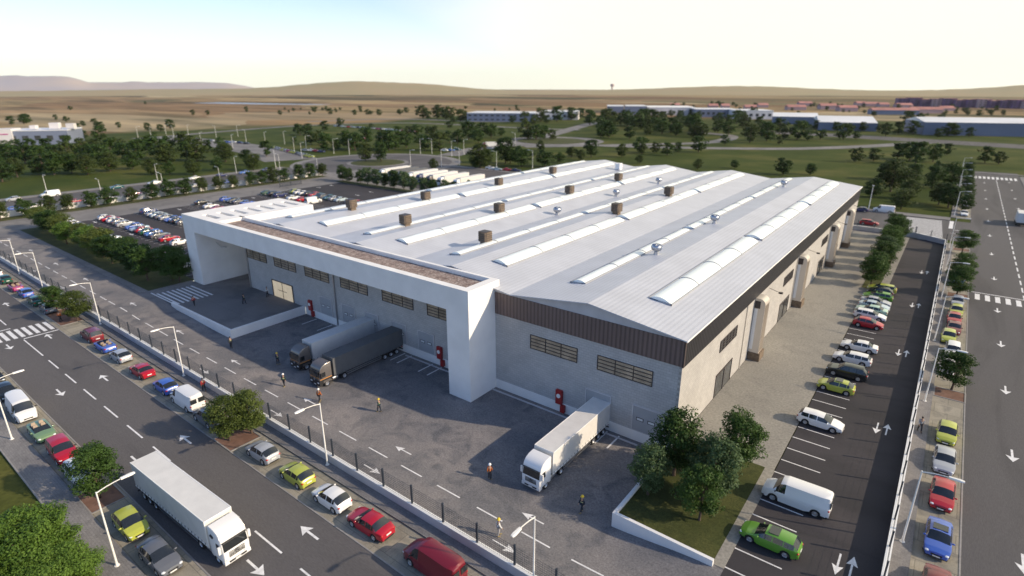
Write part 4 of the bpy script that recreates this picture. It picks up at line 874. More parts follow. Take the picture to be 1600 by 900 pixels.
row([(-186.5, 56.5, N_, H, 'white'), (-183.5, 56.5, N_, SA, 'red'), (-180.5, 56.5, N_, H, 'white'), (-177.5, 56.5, N_, H, 'grey'), (-173.5, 56.5, N_, ES, 'silver'), (-168, 56.5, S_, H, 'blue'), (-164.6, 56.5, S_, SA, 'paleblue'), (-162, 56.5, N_, H, 'red'), (-159.2, 56.5, N_, SA, 'darkgreen'), (-156.2, 56.5, S_, H, 'lightblue'), (-153, 56.5, N_, SA, 'grey'), (-147.5, 56.5, N_, SA, 'red'), (-142, 56.5, N_, H, 'white')],
    'in the second west lot row', 'cars in the west parking lot', .01, 1)
row([(-186, 67.3, N_, SU, 'navy'), (-181.5, 67, N_, SA, 'silver'), (-178.8, 67, N_, SA, 'paleblue'), (-176, 67, N_, SA, 'grey'), (-173, 67, N_, SA, 'silver'), (-169.6, 67, S_, SA, 'blue'), (-166.2, 67, N_, H, 'black'), (-163, 67, N_, H, 'grey')],
    'in the middle west lot row', 'cars in the west parking lot', .01, 1)
row([(-190+2.3, 83.5, N_, SA, 'black'), (-179.8, 82.5, N_, SA, 'white'), (-174.5, 82, N_, SA, 'magenta'), (-187, 91, N_, H, 'blue'), (-183.5, 91.5, S_, SA, 'black'), (-179.5, 91.5, N_, SA, 'grey'), (-175.5, 92, N_, SA, 'blue'), (-165, 92, N_, SA, 'silver')],
    'behind the white canopy corner', 'cars in the west parking lot', .01, 1)
row([(-188, 106, N_, SA, 'darkgreen'), (-183.2, 106, N_, SU, 'black'), (-179.8, 106, N_, SU, 'navy'), (-172.3, 106, N_, SA, 'white'), (-167, 106, N_, SA, 'red'), (-161, 106, N_, PV, 'white'), (-182.4, 113.5, N_, H, 'lime'), (-180, 113.5, N_, SA, 'white'), (-177, 113.5, N_, SA, 'white'), (-174, 113.5, N_, H, 'black'), (-171.5, 113.5, S_, H, 'red'), (-168.5, 113.5, S_, SA, 'darkgreen'), (-166, 113.5, N_, H, 'grey'), (-163, 113.5, S_, SA, 'teal'), (-160, 113.5, N_, SA, 'silver'), (-157, 113.5, N_, SA, 'paleblue'), (-152, 113.5, N_, SA, 'grey'), (-148, 113.5, N_, H, 'red')],
    'in the double row behind the canopy', 'cars in the west parking lot', .01, 1)
row([(-243, 49, S_, H, 'silver'), (-243, 59, S_, PV, 'white'), (-243, 79, S_, SA, 'teal'), (-243, 92, S_, SA, 'white'), (-243, 107, S_, SA, 'white'), (-242.5, 118, N_, SA, 'navy'), (-243, 128, S_, SA, 'lightblue'), (-243, 138, S_, SA, 'navy'), (-222, 38, N_, H, 'silver'), (-222, 44.5, N_, H, 'blue'), (-222, 50, N_, SA, 'white'), (-222, 60, N_, SA, 'red'), (-222, 68, N_, SA, 'silver'), (-222, 77, N_, SA, 'magenta'), (-222, 88, N_, H, 'grey'), (-222, 98, N_, SA, 'white'), (-222, 110, N_, SA, 'blue')],
    'on the street behind the trees', 'cars along the west street', -.08, 1)
p1 = G(1380, 331); p2 = G(1356, 352); p3 = G(1344, 330)
row([(p1[0], p1[1], W_, PV, 'white'), (p2[0], p2[1]+1.2, E_, ES, 'red'), (p3[0], p3[1], W_, H, 'navy')], 'on the back street past the warehouse', 'cars on the back street', -.085, 1)
bgc = []
for k in range(13):
    px = 430+k*4.6; bgc.append((*G(px, 232+k*1.15), .5, rnd.choice((SA, H)), rnd.choice(['silver', 'paleblue', 'magenta', 'grey', 'white', 'lime'] if k != 5 else ['magenta'])))
for px, py, c in ((478, 236, 'silver'), (487, 236, 'white'), (494, 237, 'red'), (502, 238, 'navy'), (375, 224, 'navy'), (385, 225, 'black'), (365, 223, 'white'), (310, 219, 'magenta'), (330, 221, 'silver'), (345, 222, 'white'), (355, 223, 'blue'), (505+30, 220, 'white'), (567, 217, 'red'), (592, 216, 'white'),
                  (766, 264, 'white'), (777, 266, 'paleblue'), (793, 267, 'red'), (807, 268, 'navy'), (705, 236, 'lightblue'), (715, 235, 'teal'), (767, 233, 'silver'), (775, 234, 'grey'), (695, 236, 'white')):
    bgc.append((*G(px, py), .4, SA, c))
for k in range(26):
    px = 525+k*5.0; bgc.append((*G(px, 197.5+.35*k+rnd.uniform(-.3, .3)), rnd.uniform(-.3, .3)+.6, rnd.choice((SA, H)), rnd.choice(['white', 'silver', 'red', 'navy', 'paleblue', 'white', 'magenta', 'black'])))
row(bgc, 'around the far roundabout', 'cars near the roundabouts', -.05, 2)
# ---------------------------------------------------------------- trucks
def truck_meshes(Lt, cab, cloth, stripe=False, Hh=4.0):
    "articulated truck facing +x, nose at x=0; Lt overall length"
    P = []; W = 1.22; ct = -Lt
    cabm = MB(); pr = [(-2.15, .75), (-.05, .75), (0, 1.6), (-.06, 1.75), (-.22, 2.75), (-.34, 3.12), (-.72, 3.48), (-1.3, 3.66), (-2.1, 3.72)]
    secs = [(-W, .10), (-W+.08, 0), (W-.08, 0), (W, .10)]
    n_ = len(pr); vs_ = []
    for yy, ins in secs:
        vs_ += [(p[0]-(ins if p[0] > -1.9 else 0), yy, p[1]-(ins if p[1] > 2.8 else 0)) for p in pr]
    fs = [tuple(range(n_))[::-1], tuple(range(3*n_, 4*n_))]
    for s_ in range(3):
        for k in range(n_): fs.append((s_*n_+k, (s_+1)*n_+k, (s_+1)*n_+(k+1) % n_, s_*n_+(k+1) % n_)[::-1])
    P.append(('cab', cabm.add(vs_, fs).mesh('cab', cab, True, 40)))
    P.append(('windscreen', MB().add([(-.045, -W+.12, 1.78), (-.045, W-.12, 1.78), (-.195, W-.14, 2.62), (-.195, -W+.14, 2.62), (-.10, -W+.12, 1.78), (-.10, W-.12, 1.78), (-.25, W-.14, 2.62), (-.25, -W+.14, 2.62)], [(0,1,2,3),(0,4,5,1),(3,2,6,7),(0,3,7,4),(1,5,6,2)]).mesh('windscreen', 'glass')))
    P.append(('sun_visor', MB().add([(-.18, -W+.1, 2.66), (-.18, W-.1, 2.66), (.02, W-.15, 2.72), (.02, -W+.15, 2.72), (-.2, -W+.1, 2.74), (-.2, W-.1, 2.74), (0, W-.15, 2.76), (0, -W+.15, 2.76)], [(0,3,2,1),(4,5,6,7),(0,1,5,4),(2,3,7,6),(1,2,6,5),(3,0,4,7)]).mesh('sun_visor', 'black')))
    for s_ in (-1, 1):
        a = s_*W; P.append(('side_window', MB().box(-1.05, min(a, a+s_*.012), 1.72, -.38, max(a, a+s_*.012), 2.45).mesh('side_window', 'glass')))
        P.append(('mirror', MB().box(-.32, a+(s_*.05 if s_ > 0 else -.27), 1.75, -.16, a+(.27 if s_ > 0 else -.05), 2.5).mesh('mirror', cab if cab != 'cabdark' else 'black')))
        P.append(('headlight', MB().box(-.02, min(s_*.62, s_*1.02), .82, .03, max(s_*.62, s_*1.02), 1.02).mesh('headlight', 'headl')))
    g_ = MB()
    for k in range(5): g_.box(-.03, -.72, 1.08+k*.12, .025, .72, 1.13+k*.12)
    g_.box(-.04, -.8, .52, .02, .8, .70); P.append(('grille', g_.mesh('grille', 'black')))
    em = MB()
    for k in range(20):
        a0, a1 = 2*math.pi*k/20, 2*math.pi*(k+1)/20; em.cyl((.04, .16*math.cos(a0), 1.42+.16*math.sin(a0)), (.04, .16*math.cos(a1), 1.42+.16*math.sin(a1)), .016, n=4)
    for a in (90, 210, 330): em.cyl((.04, 0, 1.42), (.04, .15*math.cos(R(a)), 1.42+.15*math.sin(R(a))), .022, .008, 4)
    P.append(('emblem', em.mesh('emblem', 'rim' if cab == 'cabdark' else 'black')))
    P.append(('bumper', MB().box(-.5, -W+.02, .42, .0, W-.02, .76).box(-2.2, -W+.06, .5, -1.75, W-.06, .95).mesh('bumper', cab if cab != 'cabdark' else 'black')))
    P.append(('number_plate', MB().box(.02, -.26, .55, .045, .26, .66).mesh('number_plate', 'plate')))
    if cab == 'cabdark': P.append(('lower_skirt', MB().box(-.62, -W-.006, .72, .014, W+.006, 1.34).box(-2.16, -W-.006, .9, -1.86, W+.006, 1.34).box(-1.86, -W-.006, 1.12, -.62, W+.006, 1.34).mesh('lower_skirt', 'black')))
    if stripe: P.append(('side_stripe', MB().box(-2.05, W, 1.38, -.1, W+.01, 1.48).box(-2.05, -W-.01, 1.38, -.1, -W, 1.48).box(.0, -W+.1, 1.66, .015, W-.1, 1.72).mesh('side_stripe', 'orange')))
    P.append(('roof_horn', MB().cyl((-1.7, -W-.02, 3.0), (-1.3, -W-.02, 2.9), .12, n=8).mesh('roof_horn', 'black')))
    tx = -2.5
    tr = MB().box(ct, -W-.03, 1.22, tx, W+.03, Hh)
    P.append(('trailer_box', tr.mesh('trailer_box', cloth)))
    fr = MB()
    for yy in (-W-.05, W-.02): fr.box(ct-.02, yy, Hh-.09, tx+.02, yy+.07, Hh+.02).box(ct-.02, yy, 1.12, tx+.02, yy+.07, 1.24).box(tx-.08, yy, 1.2, tx+.03, yy+.07, Hh)
    fr.box(tx-.02, -W, Hh-.12, tx+.03, W, Hh+.02); P.append(('trailer_frame', fr.mesh('trailer_frame', 'coping' if cloth == 'truckcloth' else cloth)))
    bk = MB(); k = 0
    while ct+.4+k*.62 < tx-.1:
        xx_ = ct+.4+k*.62; bk.box(xx_, W+.03, 1.16, xx_+.05, W+.06, 1.42).box(xx_, -W-.06, 1.16, xx_+.05, -W-.03, 1.42); k += 1
    P.append(('strap_buckles', bk.mesh('strap_buckles', 'darkpost')))
    ch = MB().box(ct+.05, -.5, .75, -.6, .5, 1.15).box(ct+.02, -W, .45, ct+.12, W, .6)
    P.append(('chassis', ch.mesh('chassis', 'black')))
    for yy in (-W+.02, W-.06):
        sg = MB().box(ct+4.6, yy, .5, tx-2.2, yy+.04, .62).box(ct+4.6, yy, .8, tx-2.2, yy+.04, .92)
        P.append(('side_guard', sg.mesh('side_guard', 'rim')))
    for q in (-W+.1, W-.5): P.append(('tail_light', MB().box(ct-.03, q, .75, ct+.02, q+.4, .88).mesh('tail_light', 'taill')))
    for q in (W-.35, -W+.35): P.append(('fuel_tank', MB().cyl((-3.2, q, .78), (-2.3, q, .78), .3, n=12).mesh('fuel_tank', 'rim', True)))
    wx = [-1.25, -4.3, ct+3.9, ct+2.65, ct+1.4]
    return P, wx
ty = MB(); ty.lathe([(.3, -.15), (.46, -.16), (.5, -.12), (.5, .12), (.46, .16), (.3, .15)], 22); TT = ty.mesh('tyre', 'tyre', True)
rm = MB(); rm.lathe([(.001, .10), (.09, .11), (.13, .05), (.24, .03), (.29, .13), (.32, .15), (.32, -.1)], 22); TR = rm.mesh('rim', 'rim', True)
TKM = {}
def truck(x, y, z, rz, Lt, cab, cloth, label, stripe=False, group=None, Hh=4.0, full=True, ts=.87):
    Lt = round(Lt/ts, 3); key = (Lt, cab, cloth, stripe, Hh)
    if key not in TKM: TKM[key] = truck_meshes(*key)
    P, wx = TKM[key]
    o = empty('articulated_truck', (x, y, z), rz, label, 'truck', group); o.scale = (ts,)*3
    for n_, me in P:
        if not full and n_ in ('strap_buckles', 'number_plate', 'emblem', 'side_guard', 'roof_horn', 'grille'): continue
        link(n_, me, o)
    for a in wx:
        for s_ in (-1, 1):
            t_ = link('wheel', TT, o, (a, s_*1.05, .5)); t_.rotation_euler = (R(-90)*s_, 0, 0)
            if full: link('rim', TR, t_)
    return o
truck(-38.35, 15.0, -.09, 0.03, 14.9, 'p_white', 'truckcloth', 'white articulated truck driving along the front street past the near kerb')
truck(-25.9, 36.8, -1.2, S_, 13.55, 'p_white', 'truckcloth', 'white articulated truck backed up to the dock nearest the corner lawn')
truck(-59.35, 36.3, -1.2, S_, 14.0, 'cabdark', 'trucksteel', 'dark grey truck with a dark trailer backed up under the portal frame', True)
truck(-65.5, 37.4, -1.2, S_, 12.9, 'cabdark', 'truckgrey', 'grey-brown truck with a pale grey trailer beside the dark truck at the docks', True)
tl = [(-186, 'p_white', 'truckcloth'), (-180.6, 'cabdark', 'trucksteel'), (-175.4, 'cabdark', 'trucksteel'), (-169.5, 'p_white', 'truckcloth'), (-164, 'p_navy', 'truckcloth'), (-158.6, 'cabdark', 'truckcloth'), (-152.6, 'p_white', 'truckcloth'), (-144.5, 'p_white', 'truckcloth')]
for i, (x, c1, c2_) in enumerate(tl):
    truck(x, 154.5, 0, S_, 16.0, c1, c2_, '%s trailer truck parked nose-out behind the warehouse, %s from left' % ('white' if c2_ == 'truckcloth' else 'dark', ordn(i)), group='trucks parked behind the warehouse', full=False)
p1 = G(768, 231); truck(p1[0]-4, p1[1]-4, 0, W_+.9, 14, 'p_darkred', 'truckcloth', 'truck with a dark red cab and cream trailer on the road past the roundabout', full=False)
# box lorry on the side street
bt = empty('box_lorry', (17.3, 205, -.09), N_, 'small white box lorry seen from behind on the side street', 'truck')
MB().box(-3.4, -1.2, .95, 2.4, 1.2, 3.5).build('cargo_box', 'truckcloth', bt)
MB().extr([(2.5, .5), (4.4, .5), (4.5, 1.3), (4.1, 2.4), (2.5, 2.5)], 'y', -1.1, 1.1).build('cab', 'p_white', bt)
MB().box(-3.46, -1.1, 1.0, -3.41, -.03, 3.4).build('rear_door', 'truckgrey', bt); MB().box(-3.46, .03, 1.0, -3.41, 1.1, 3.4).build('rear_door', 'truckgrey', bt)
MB().box(-3.3, -.9, .5, 3.6, .9, .94).box(-3.5, -1.1, .45, -3.35, 1.1, .65).build('chassis', 'black', bt)
MB().box(4.2, -.95, 1.5, 4.35, .95, 2.2).build('windscreen', 'glass', bt)
for a in (-2.1, 3.3):
    for s_ in (-1, 1): t_ = link('wheel', TT, bt, (a, s_*.98, .45)); t_.rotation_euler = (R(-90)*s_, 0, 0); t_.scale = (.9,)*3
tag(bt, kind=None)
# ---------------------------------------------------------------- people
def limb_skin(name, nodes, edges, m, parent, root=0, sub=1):
    me = bpy.data.meshes.new(name); me.from_pydata([n_[0] for n_ in nodes], edges, []); me.materials.append(M[m] if isinstance(m, str) else m)
    o = link(name, me, parent)
    md = o.modifiers.new('skin', 'SKIN'); sv = me.skin_vertices[0].data if me.skin_vertices else None
    if sv is None:
        me.attributes.new('x', 'FLOAT', 'POINT')
    for i, n_ in enumerate(nodes):
        r_ = n_[1]; me.skin_vertices[0].data[i].radius = (r_, r_) if not isinstance(r_, tuple) else r_
    me.skin_vertices[0].data[root].use_root = True
    o.modifiers.new('sub', 'SUBSURF').levels = sub; o.modifiers['sub'].render_levels = sub; md.use_smooth_shade = True
    return o
PM = {k: mat(k+' cloth', c, .85) for k, c in dict(hiviz_orange=(.42, .12, .03), navy_work=(.018, .028, .045), dark_trousers=(.02, .022, .03), white_shirt=(.6, .6, .58), red_top=(.35, .03, .03), grey_top=(.3, .3, .31), green_work=(.02, .05, .045)).items()}
HM = {'white': mat('white helmet', (.8, .8, .78), .3), 'yellow': mat('yellow helmet', (.7, .5, .03), .3), 'hair': mat('dark hair', (.03, .02, .015), .7)}
M['reflect'] = mat('reflective band', (.55, .6, .3), .4); M['boots'] = mat('boots', (.25, .2, .08), .7)
def person(x, y, z, rz, top_, trou, head, label, stride=.12, arm=.15):
    o = empty('person', (x, y, z), rz, label, 'person', 'people around the site')
    s = stride
    J = dict(pel=(0, 0, .96), bel=(0, 0, 1.1), che=(0, 0, 1.34), nec=(0.01, 0, 1.50), hd0=(.015, 0, 1.58), hd1=(.03, 0, 1.68), hd2=(.02, 0, 1.76))
    for sd_, q in (('l', 1), ('r', -1)):
        J['hp'+sd_] = (0, .09*q, .92); J['kn'+sd_] = (s*q+.03, .10*q, .50); J['an'+sd_] = (s*q*1.6-.02, .10*q, .09); J['to'+sd_] = (s*q*1.6+.15, .115*q, .035)
        J['sh'+sd_] = (0, .18*q, 1.42); J['el'+sd_] = (-.02-arm*.5*q, .23*q, 1.14); J['wr'+sd_] = (.08-arm*q, .22*q, .90); J['ha'+sd_] = (.11-arm*q, .21*q, .82)
    names = list(J); idx = {k: i for i, k in enumerate(names)}
    rad = dict(pel=(.13, .10), bel=(.12, .09), che=(.15, .10), nec=.055, hd0=.075, hd1=.095, hd2=.06)
    for q in 'lr': rad.update({'hp'+q: .085, 'kn'+q: .058, 'an'+q: .042, 'to'+q: .035, 'sh'+q: .058, 'el'+q: .042, 'wr'+q: .030, 'ha'+q: .036})
    ed = [('pel', 'bel'), ('bel', 'che'), ('che', 'nec'), ('nec', 'hd0'), ('hd0', 'hd1'), ('hd1', 'hd2')]
    for q in 'lr': ed += [('pel', 'hp'+q), ('hp'+q, 'kn'+q), ('kn'+q, 'an'+q), ('an'+q, 'to'+q), ('che', 'sh'+q), ('sh'+q, 'el'+q), ('el'+q, 'wr'+q), ('wr'+q, 'ha'+q)]
    body = limb_skin('body', [(J[k], rad[k]) for k in names], [(idx[a], idx[b]) for a, b in ed], 'skin', o)
    fg = MB()
    for sd_, q in (('l', 1), ('r', -1)):
        h = Vector(J['ha'+sd_])
        for k in range(4):
            a = h+Vector((.028-.019*k, 0, -.02)); L = (.055, .065, .06, .045)[k]; fg.tube([a, a+Vector((.004, 0, -L*.6)), a+Vector((.016, -.006*q, -L*1.3))], [.010, .009, .006], 5)
        a = h+Vector((.03, 0, .01)); fg.tube([a, a+Vector((.03, -.005*q, -.02)), a+Vector((.04, -.008*q, -.05))], [.012, .010, .007], 5)
    fg.ell((.115, 0, 1.665), (.018, .012, .022), 6, 5).ell((.02, .095, 1.66), (.02, .012, .03), 6, 5).ell((.02, -.095, 1.66), (.02, .012, .03), 6, 5)
    fg.build('hands_and_face', 'skin', o, True)
    MB().ell((.108, .035, 1.69), (.012, .013, .009), 6, 5).ell((.108, -.035, 1.69), (.012, .013, .009), 6, 5).box(.1, -.025, 1.615, .113, .025, 1.623).build('eyes_and_mouth', HM['hair'], o)
    def sub_(keys, grow, nm, m_, root):
        ix = {k: i for i, k in enumerate(keys)}; g_ = lambda r_: tuple(v+grow for v in r_) if isinstance(r_, tuple) else r_+grow
        limb_skin(nm, [(J[k], g_(rad[k])) for k in keys], [(ix[a], ix[b]) for a, b in ed if a in ix and b in ix], m_, o, ix[root])
    sub_(['bel', 'pel', 'che', 'shl', 'shr', 'ell', 'elr', 'wrl', 'wrr'], .028, 'jacket', PM[top_], 'bel')
    sub_(['pel', 'hpl', 'hpr', 'knl', 'knr', 'anl', 'anr'], .024, 'trousers', PM[trou], 'pel')
    bt_ = MB()
    for q in 'lr':
        a, b = Vector(J['an'+q]), Vector(J['to'+q]); bt_.ell(((a.x+b.x)/2+.02, b.y, .05), (.16, .06, .055), 8, 6)
    bt_.build('boots', 'boots' if head != 'hair' else 'black', o, True)
    if head == 'hair': MB().ell((0, 0, 1.72), (.12, .105, .10), 10, 6).build('hair', HM['hair'], o, True)
    else:
        hm = MB().lathe([(.165, 1.70), (.145, 1.715), (.135, 1.77), (.10, 1.83), (.05, 1.86), (.001, 1.865)], 14); hm.ell((.12, 0, 1.71), (.07, .08, .012), 8, 4); hm.build('helmet', HM[head], o, True)
    if top_ in ('navy_work', 'green_work'): MB().lathe([(.165, 1.16), (.168, 1.22)], 14).build('reflective_band', 'reflect', o, True)
    return o
ppl = [(-29.9, 35.6, 'hiviz_orange', 'dark_trousers', 'white', 2.2, 'person in an orange jacket and white helmet standing left of the white docked truck'),
       (-48.2, 37.3, 'green_work', 'navy_work', 'yellow', 3.4, 'person in dark workwear and yellow helmet alone in the middle of the yard'),
       (-55.3, 34.1, 'hiviz_orange', 'dark_trousers', 'white', 1.8, 'person in an orange jacket and white helmet in front of the dark truck'),
       (-62.0, 33.6, 'green_work', 'dark_trousers', 'white', -1.2, 'person in dark workwear and white helmet in front of the grey trailer truck'),
       (-68.9, 36.9, 'navy_work', 'dark_trousers', 'yellow', 0.2, 'person in dark clothing standing close beside the grey truck cab'),
       (-79.0, 35.6, 'navy_work', 'dark_trousers', 'hair', 2.6, 'person in dark clothing walking below the corner of the terrace wall'),
       (-20.5, 37.2, 'navy_work', 'navy_work', 'yellow', -2.0, 'person in navy workwear and yellow helmet near the garden wall'),
       (-24.0, 29.6, 'white_shirt', 'grey_top', 'yellow', 1.0, 'person in a white shirt and yellow helmet behind the boundary fence')]
for x, y, a, b, c, rz, lb in ppl: person(x, y, yz(x, y)+.005, rz, a, b, c, lb, rnd.uniform(.04, .14))
for x, y, z, a, b, c, rz, lb in ((-97.9, 39.3, .02, 'red_top', 'dark_trousers', 'hair', 2.4, 'person in a red top walking by the terrace zebra crossing'), (-92.0, 44.9, .02, 'navy_work', 'dark_trousers', 'hair', .4, 'person in dark clothing in the middle of the entrance terrace'),
        (-92.3, 49.4, .02, 'white_shirt', 'dark_trousers', 'hair', -1.5, 'person in a white top beside the lit entrance door'), (2.7, 68.8, .035, 'grey_top', 'dark_trousers', 'hair', -1.3, 'person in a grey shirt walking on the side street pavement'),
        (-67.2, 26.2, .035, 'red_top', 'dark_trousers', 'hair', 2.9, 'person in a red jacket on the pavement behind the white van'), (-107.9, 23.2, -.085, 'hiviz_orange', 'dark_trousers', 'hair', 2.0, 'person in an orange top walking between the two street trees')):
    person(x, y, z, rz, a, b, c, lb, .16)
# ---------------------------------------------------------------- trees
def crown(seed, n_cl, n_lf, lf, W=.33, low=.20, cr=.12, m='leafA'):
    "unit-height tree: (crown mesh, trunk mesh)"
    r_ = random.Random(seed); mb = MB(); tk = MB(); cl = []
    sk = [r_.uniform(.68, 1.25) for _ in range(8)]
    while len(cl) < n_cl:
        a = r_.uniform(0, 2*math.pi); h = r_.uniform(low, .97); t_ = (h-low)/(1-low)
        prof = math.sin(math.pi*min(1, (t_*.86+.10)))**.62
        rad = W*prof*sk[int(a/(2*math.pi)*8) % 8]*(r_.uniform(.0, 1)**.42)
        cl.append((rad*math.cos(a), rad*math.sin(a), h*.97))
    for c in cl:
        k_ = r_.uniform(.7, 1.3)*cr; n2 = int(n_lf*k_/cr)
        for _ in range(n2):
            d = Vector((r_.gauss(0, 1), r_.gauss(0, 1), r_.gauss(0, .8))); d.normalize(); d *= k_*(r_.uniform(.25, 1)**.5)
            p = Vector(c)+Vector((d.x, d.y, d.z*.7))
            u = Vector((r_.gauss(0, 1), r_.gauss(0, 1), r_.gauss(0, .6))).normalized(); nn = (d.normalized()*.7+Vector((0, 0, .5))+Vector((r_.gauss(0, .5), r_.gauss(0, .5), r_.gauss(0, .5)))).normalized()
            u = (u-nn*u.dot(nn)).normalized(); v_ = nn.cross(u); s_ = lf*r_.uniform(.6, 1.3)
            mb.add([p-u*s_, p-v_*s_*.55, p+u*s_, p+v_*s_*.55], [(0, 1, 2, 3)])
    tk.tube([(0, 0, -.01), (.004, .003, .12), (0, .006, low+.12), (.01, 0, .72)], [.026, .02, .017, .006], 8)
    for k in range(7 if n_cl > 60 else 4):
        c = cl[(k*7) % len(cl)]; z0 = low-.04+.05*k; tk.tube([(0, .003, z0), (c[0]*.5, c[1]*.5, z0+(max(c[2], z0+.1)-z0)*.55), (c[0]*.95, c[1]*.95, max(c[2], z0+.1))], [.012, .008, .003], 5)
    return mb.mesh('crown', m), tk.mesh('trunk', 'bark', True)
LEAF = ('leafA', 'leafB', 'leafC', 'leafD')
NEAR = {m: [crown(10+i+7*j, 80, 120, .0185, low=.25, m=m) for i in range(2)] for j, m in enumerate(LEAF)}
MIDT = {m: [crown(60+i+7*j, 70, 44, .032, W=.34, low=.17, m={'leafA': 'leafE', 'leafB': 'leafF'}.get(m, m)) for i in range(2)] for j, m in enumerate(LEAF)}
FART = {m: [crown(110+i+7*j, 40, 24, .052, W=.36, low=.14, m={'leafA': 'leafE', 'leafB': 'leafF'}[m]) for i in range(3)] for j, m in enumerate(LEAF[:2])}
FART['leafC'] = FART['leafB']; FART['leafD'] = FART['leafA']
BIGT = crown(500, 170, 230, .0140, W=.47, low=.18, cr=.115, m='leafC')
def tree(x, y, h, wd, m, lib, label, group, name='tree', z=0, mesh=None):
    o = empty(name, (x, y, z), rnd.uniform(0, 6.28), label, 'tree', group)
    cm, tm = mesh or rnd.choice(lib[m]); s_ = (h*wd, h*wd, h)
    a = link('crown', cm, o); a.scale = s_; b = link('trunk', tm, o); b.scale = s_
    return o
nm = 'trees planted on the corner lawn'
for x, y, h, wd, m, lb in ((-16.2, 41.6, 5.1, 1.0, 'leafD', 'small grey-green tree at the left end of the corner lawn'), (-15.4, 45.6, 6.9, 1.0, 'leafA', 'dark tree in front of the warehouse corner on the corner lawn'),
                         (-11.3, 41.2, 5.4, 1.0, 'leafA', 'darkest tree in the middle of the corner lawn'), (-11.2, 44.2, 6.7, .98, 'leafD', 'tallest pale green tree in the middle of the corner lawn'), (-10.9, 50.2, 6.2, 1.0, 'leafA', 'dark tree at the back right of the corner lawn')):
    tree(x, y, h, wd, m, NEAR, lb, nm)
for x, y, h, wd, m, lb in ((-54.9, 22.9, 5.2, 1.05, 'leafB', 'sunlit street tree left of the bed between the silver hatchback and grey off-roader'), (-54.3, 25.0, 5.1, 1.05, 'leafB', 'street tree nearer the boundary wall in the paired tree bed'), (-55.6, 11.2, 5.2, 1.15, 'leafA', 'dark street tree on the near strip before the yellow-green hatchback'),
                         (-113.8, 24.2, 4.4, 1.2, 'leafA', 'dark street tree left of the orange-topped person'), (-106.4, 25.0, 4.9, 1.25, 'leafB', 'pale street tree right of the orange-topped person'),
                         (5.2, 82.2, 5.1, 1.15, 'leafA', 'street tree in the brick bed beside the side street'), (4.9, 118.3+6, 5.6, 1.15, 'leafA', 'pair tree beside the side street nearer the parked cars'), (5.2, 136, 5.3, 1.15, 'leafA', 'second street tree along the side street past the zebra crossing'), (5.2, 159.5, 5.3, 1.15, 'leafA', 'street tree at the corner of side street and back street')):
    tree(x, y, h, wd, m, NEAR, lb, 'street trees in the parking strips', z=-.09)
for i, y in enumerate((217, 240, 262, 284, 306, 320)): tree(5.1, y, 5.2, 1.15, 'leafA', MIDT, 'street tree beside the far side street, %s past the crossroads' % ordn(i), 'far street trees', z=-.09)
tree(-48.2, 4.5, 5.9, 1.2, 'leafC', NEAR, 'large bright green tree in the bottom left corner of the picture', 'trees below the near pavement', mesh=BIGT)
tree(-44.4, 5.2, 4.6, 1.1, 'leafC', NEAR, 'smaller bright green tree right of the large corner one', 'trees below the near pavement', mesh=BIGT)
for i, (x, y, h) in enumerate(((-8.0, 121, 6.0), (-8.1, 126.5, 5.6), (-7.8, 133, 6.2), (-8, 139, 6.0), (-7.9, 145.5, 6.4), (-8.1, 152, 6.0), (-7.8, 160, 6.4), (-8.6, 166, 6.2))):
    tree(x, y, h, 1.1, rnd.choice(('leafA', 'leafA', 'leafD')), NEAR, 'tree in the grass strip beside the gravel apron, %s from the near end' % ordn(i), 'trees between apron and lot')
xs_ = [-187, -181.5, -176, -170, -163.5, -157, -150.5, -143.5, -137, -130, -124.5, -118.6, -115.2, -113.2]
for i, x in enumerate(xs_):
    tree(x, 40.8+rnd.uniform(-1, 1.2)+(2.5 if x > -117 else 0), (rnd.uniform(5.2, 6.4) if x < -150 else rnd.uniform(6.0, 7.0)), 1.25, 'leafB' if x < -140 and i % 2 else ('leafA' if x > -128 else rnd.choice(('leafA', 'leafB', 'leafC'))), NEAR, 'tree on the lawn between lane and west parking lot, %s from the left' % ordn(i), 'trees on the long lawn strip')
yy = 33.
i = 0
while yy < 144:
    tree(-209.6+rnd.uniform(-.5, .5), yy, rnd.uniform(4.8, 6.4), 1.1, rnd.choice(('leafA', 'leafB')), MIDT, 'tree in the fence row by the west street, %s from the left' % ordn(i), 'tree row along the west fence'); yy += rnd.uniform(4.6, 6.6); i += 1
x = -192.; i = 0
while x < -92:
    tree(x, 140.6+rnd.uniform(-.5, .8), rnd.uniform(5.2, 6.8), .95, rnd.choice(('leafA', 'leafA', 'leafD')), MIDT, 'small tree in the row in front of the parked trucks, %s from the left' % ordn(i), 'tree row before the truck park'); x += rnd.uniform(4.4, 5.8); i += 1
tree(-235.5, 187.5, 9.5, 1.0, 'leafB', MIDT, 'left tree on the roundabout island', 'trees on the roundabout island'); tree(-229, 191.8, 9.8, 1.05, 'leafA', MIDT, 'right tree on the roundabout island', 'trees on the roundabout island')
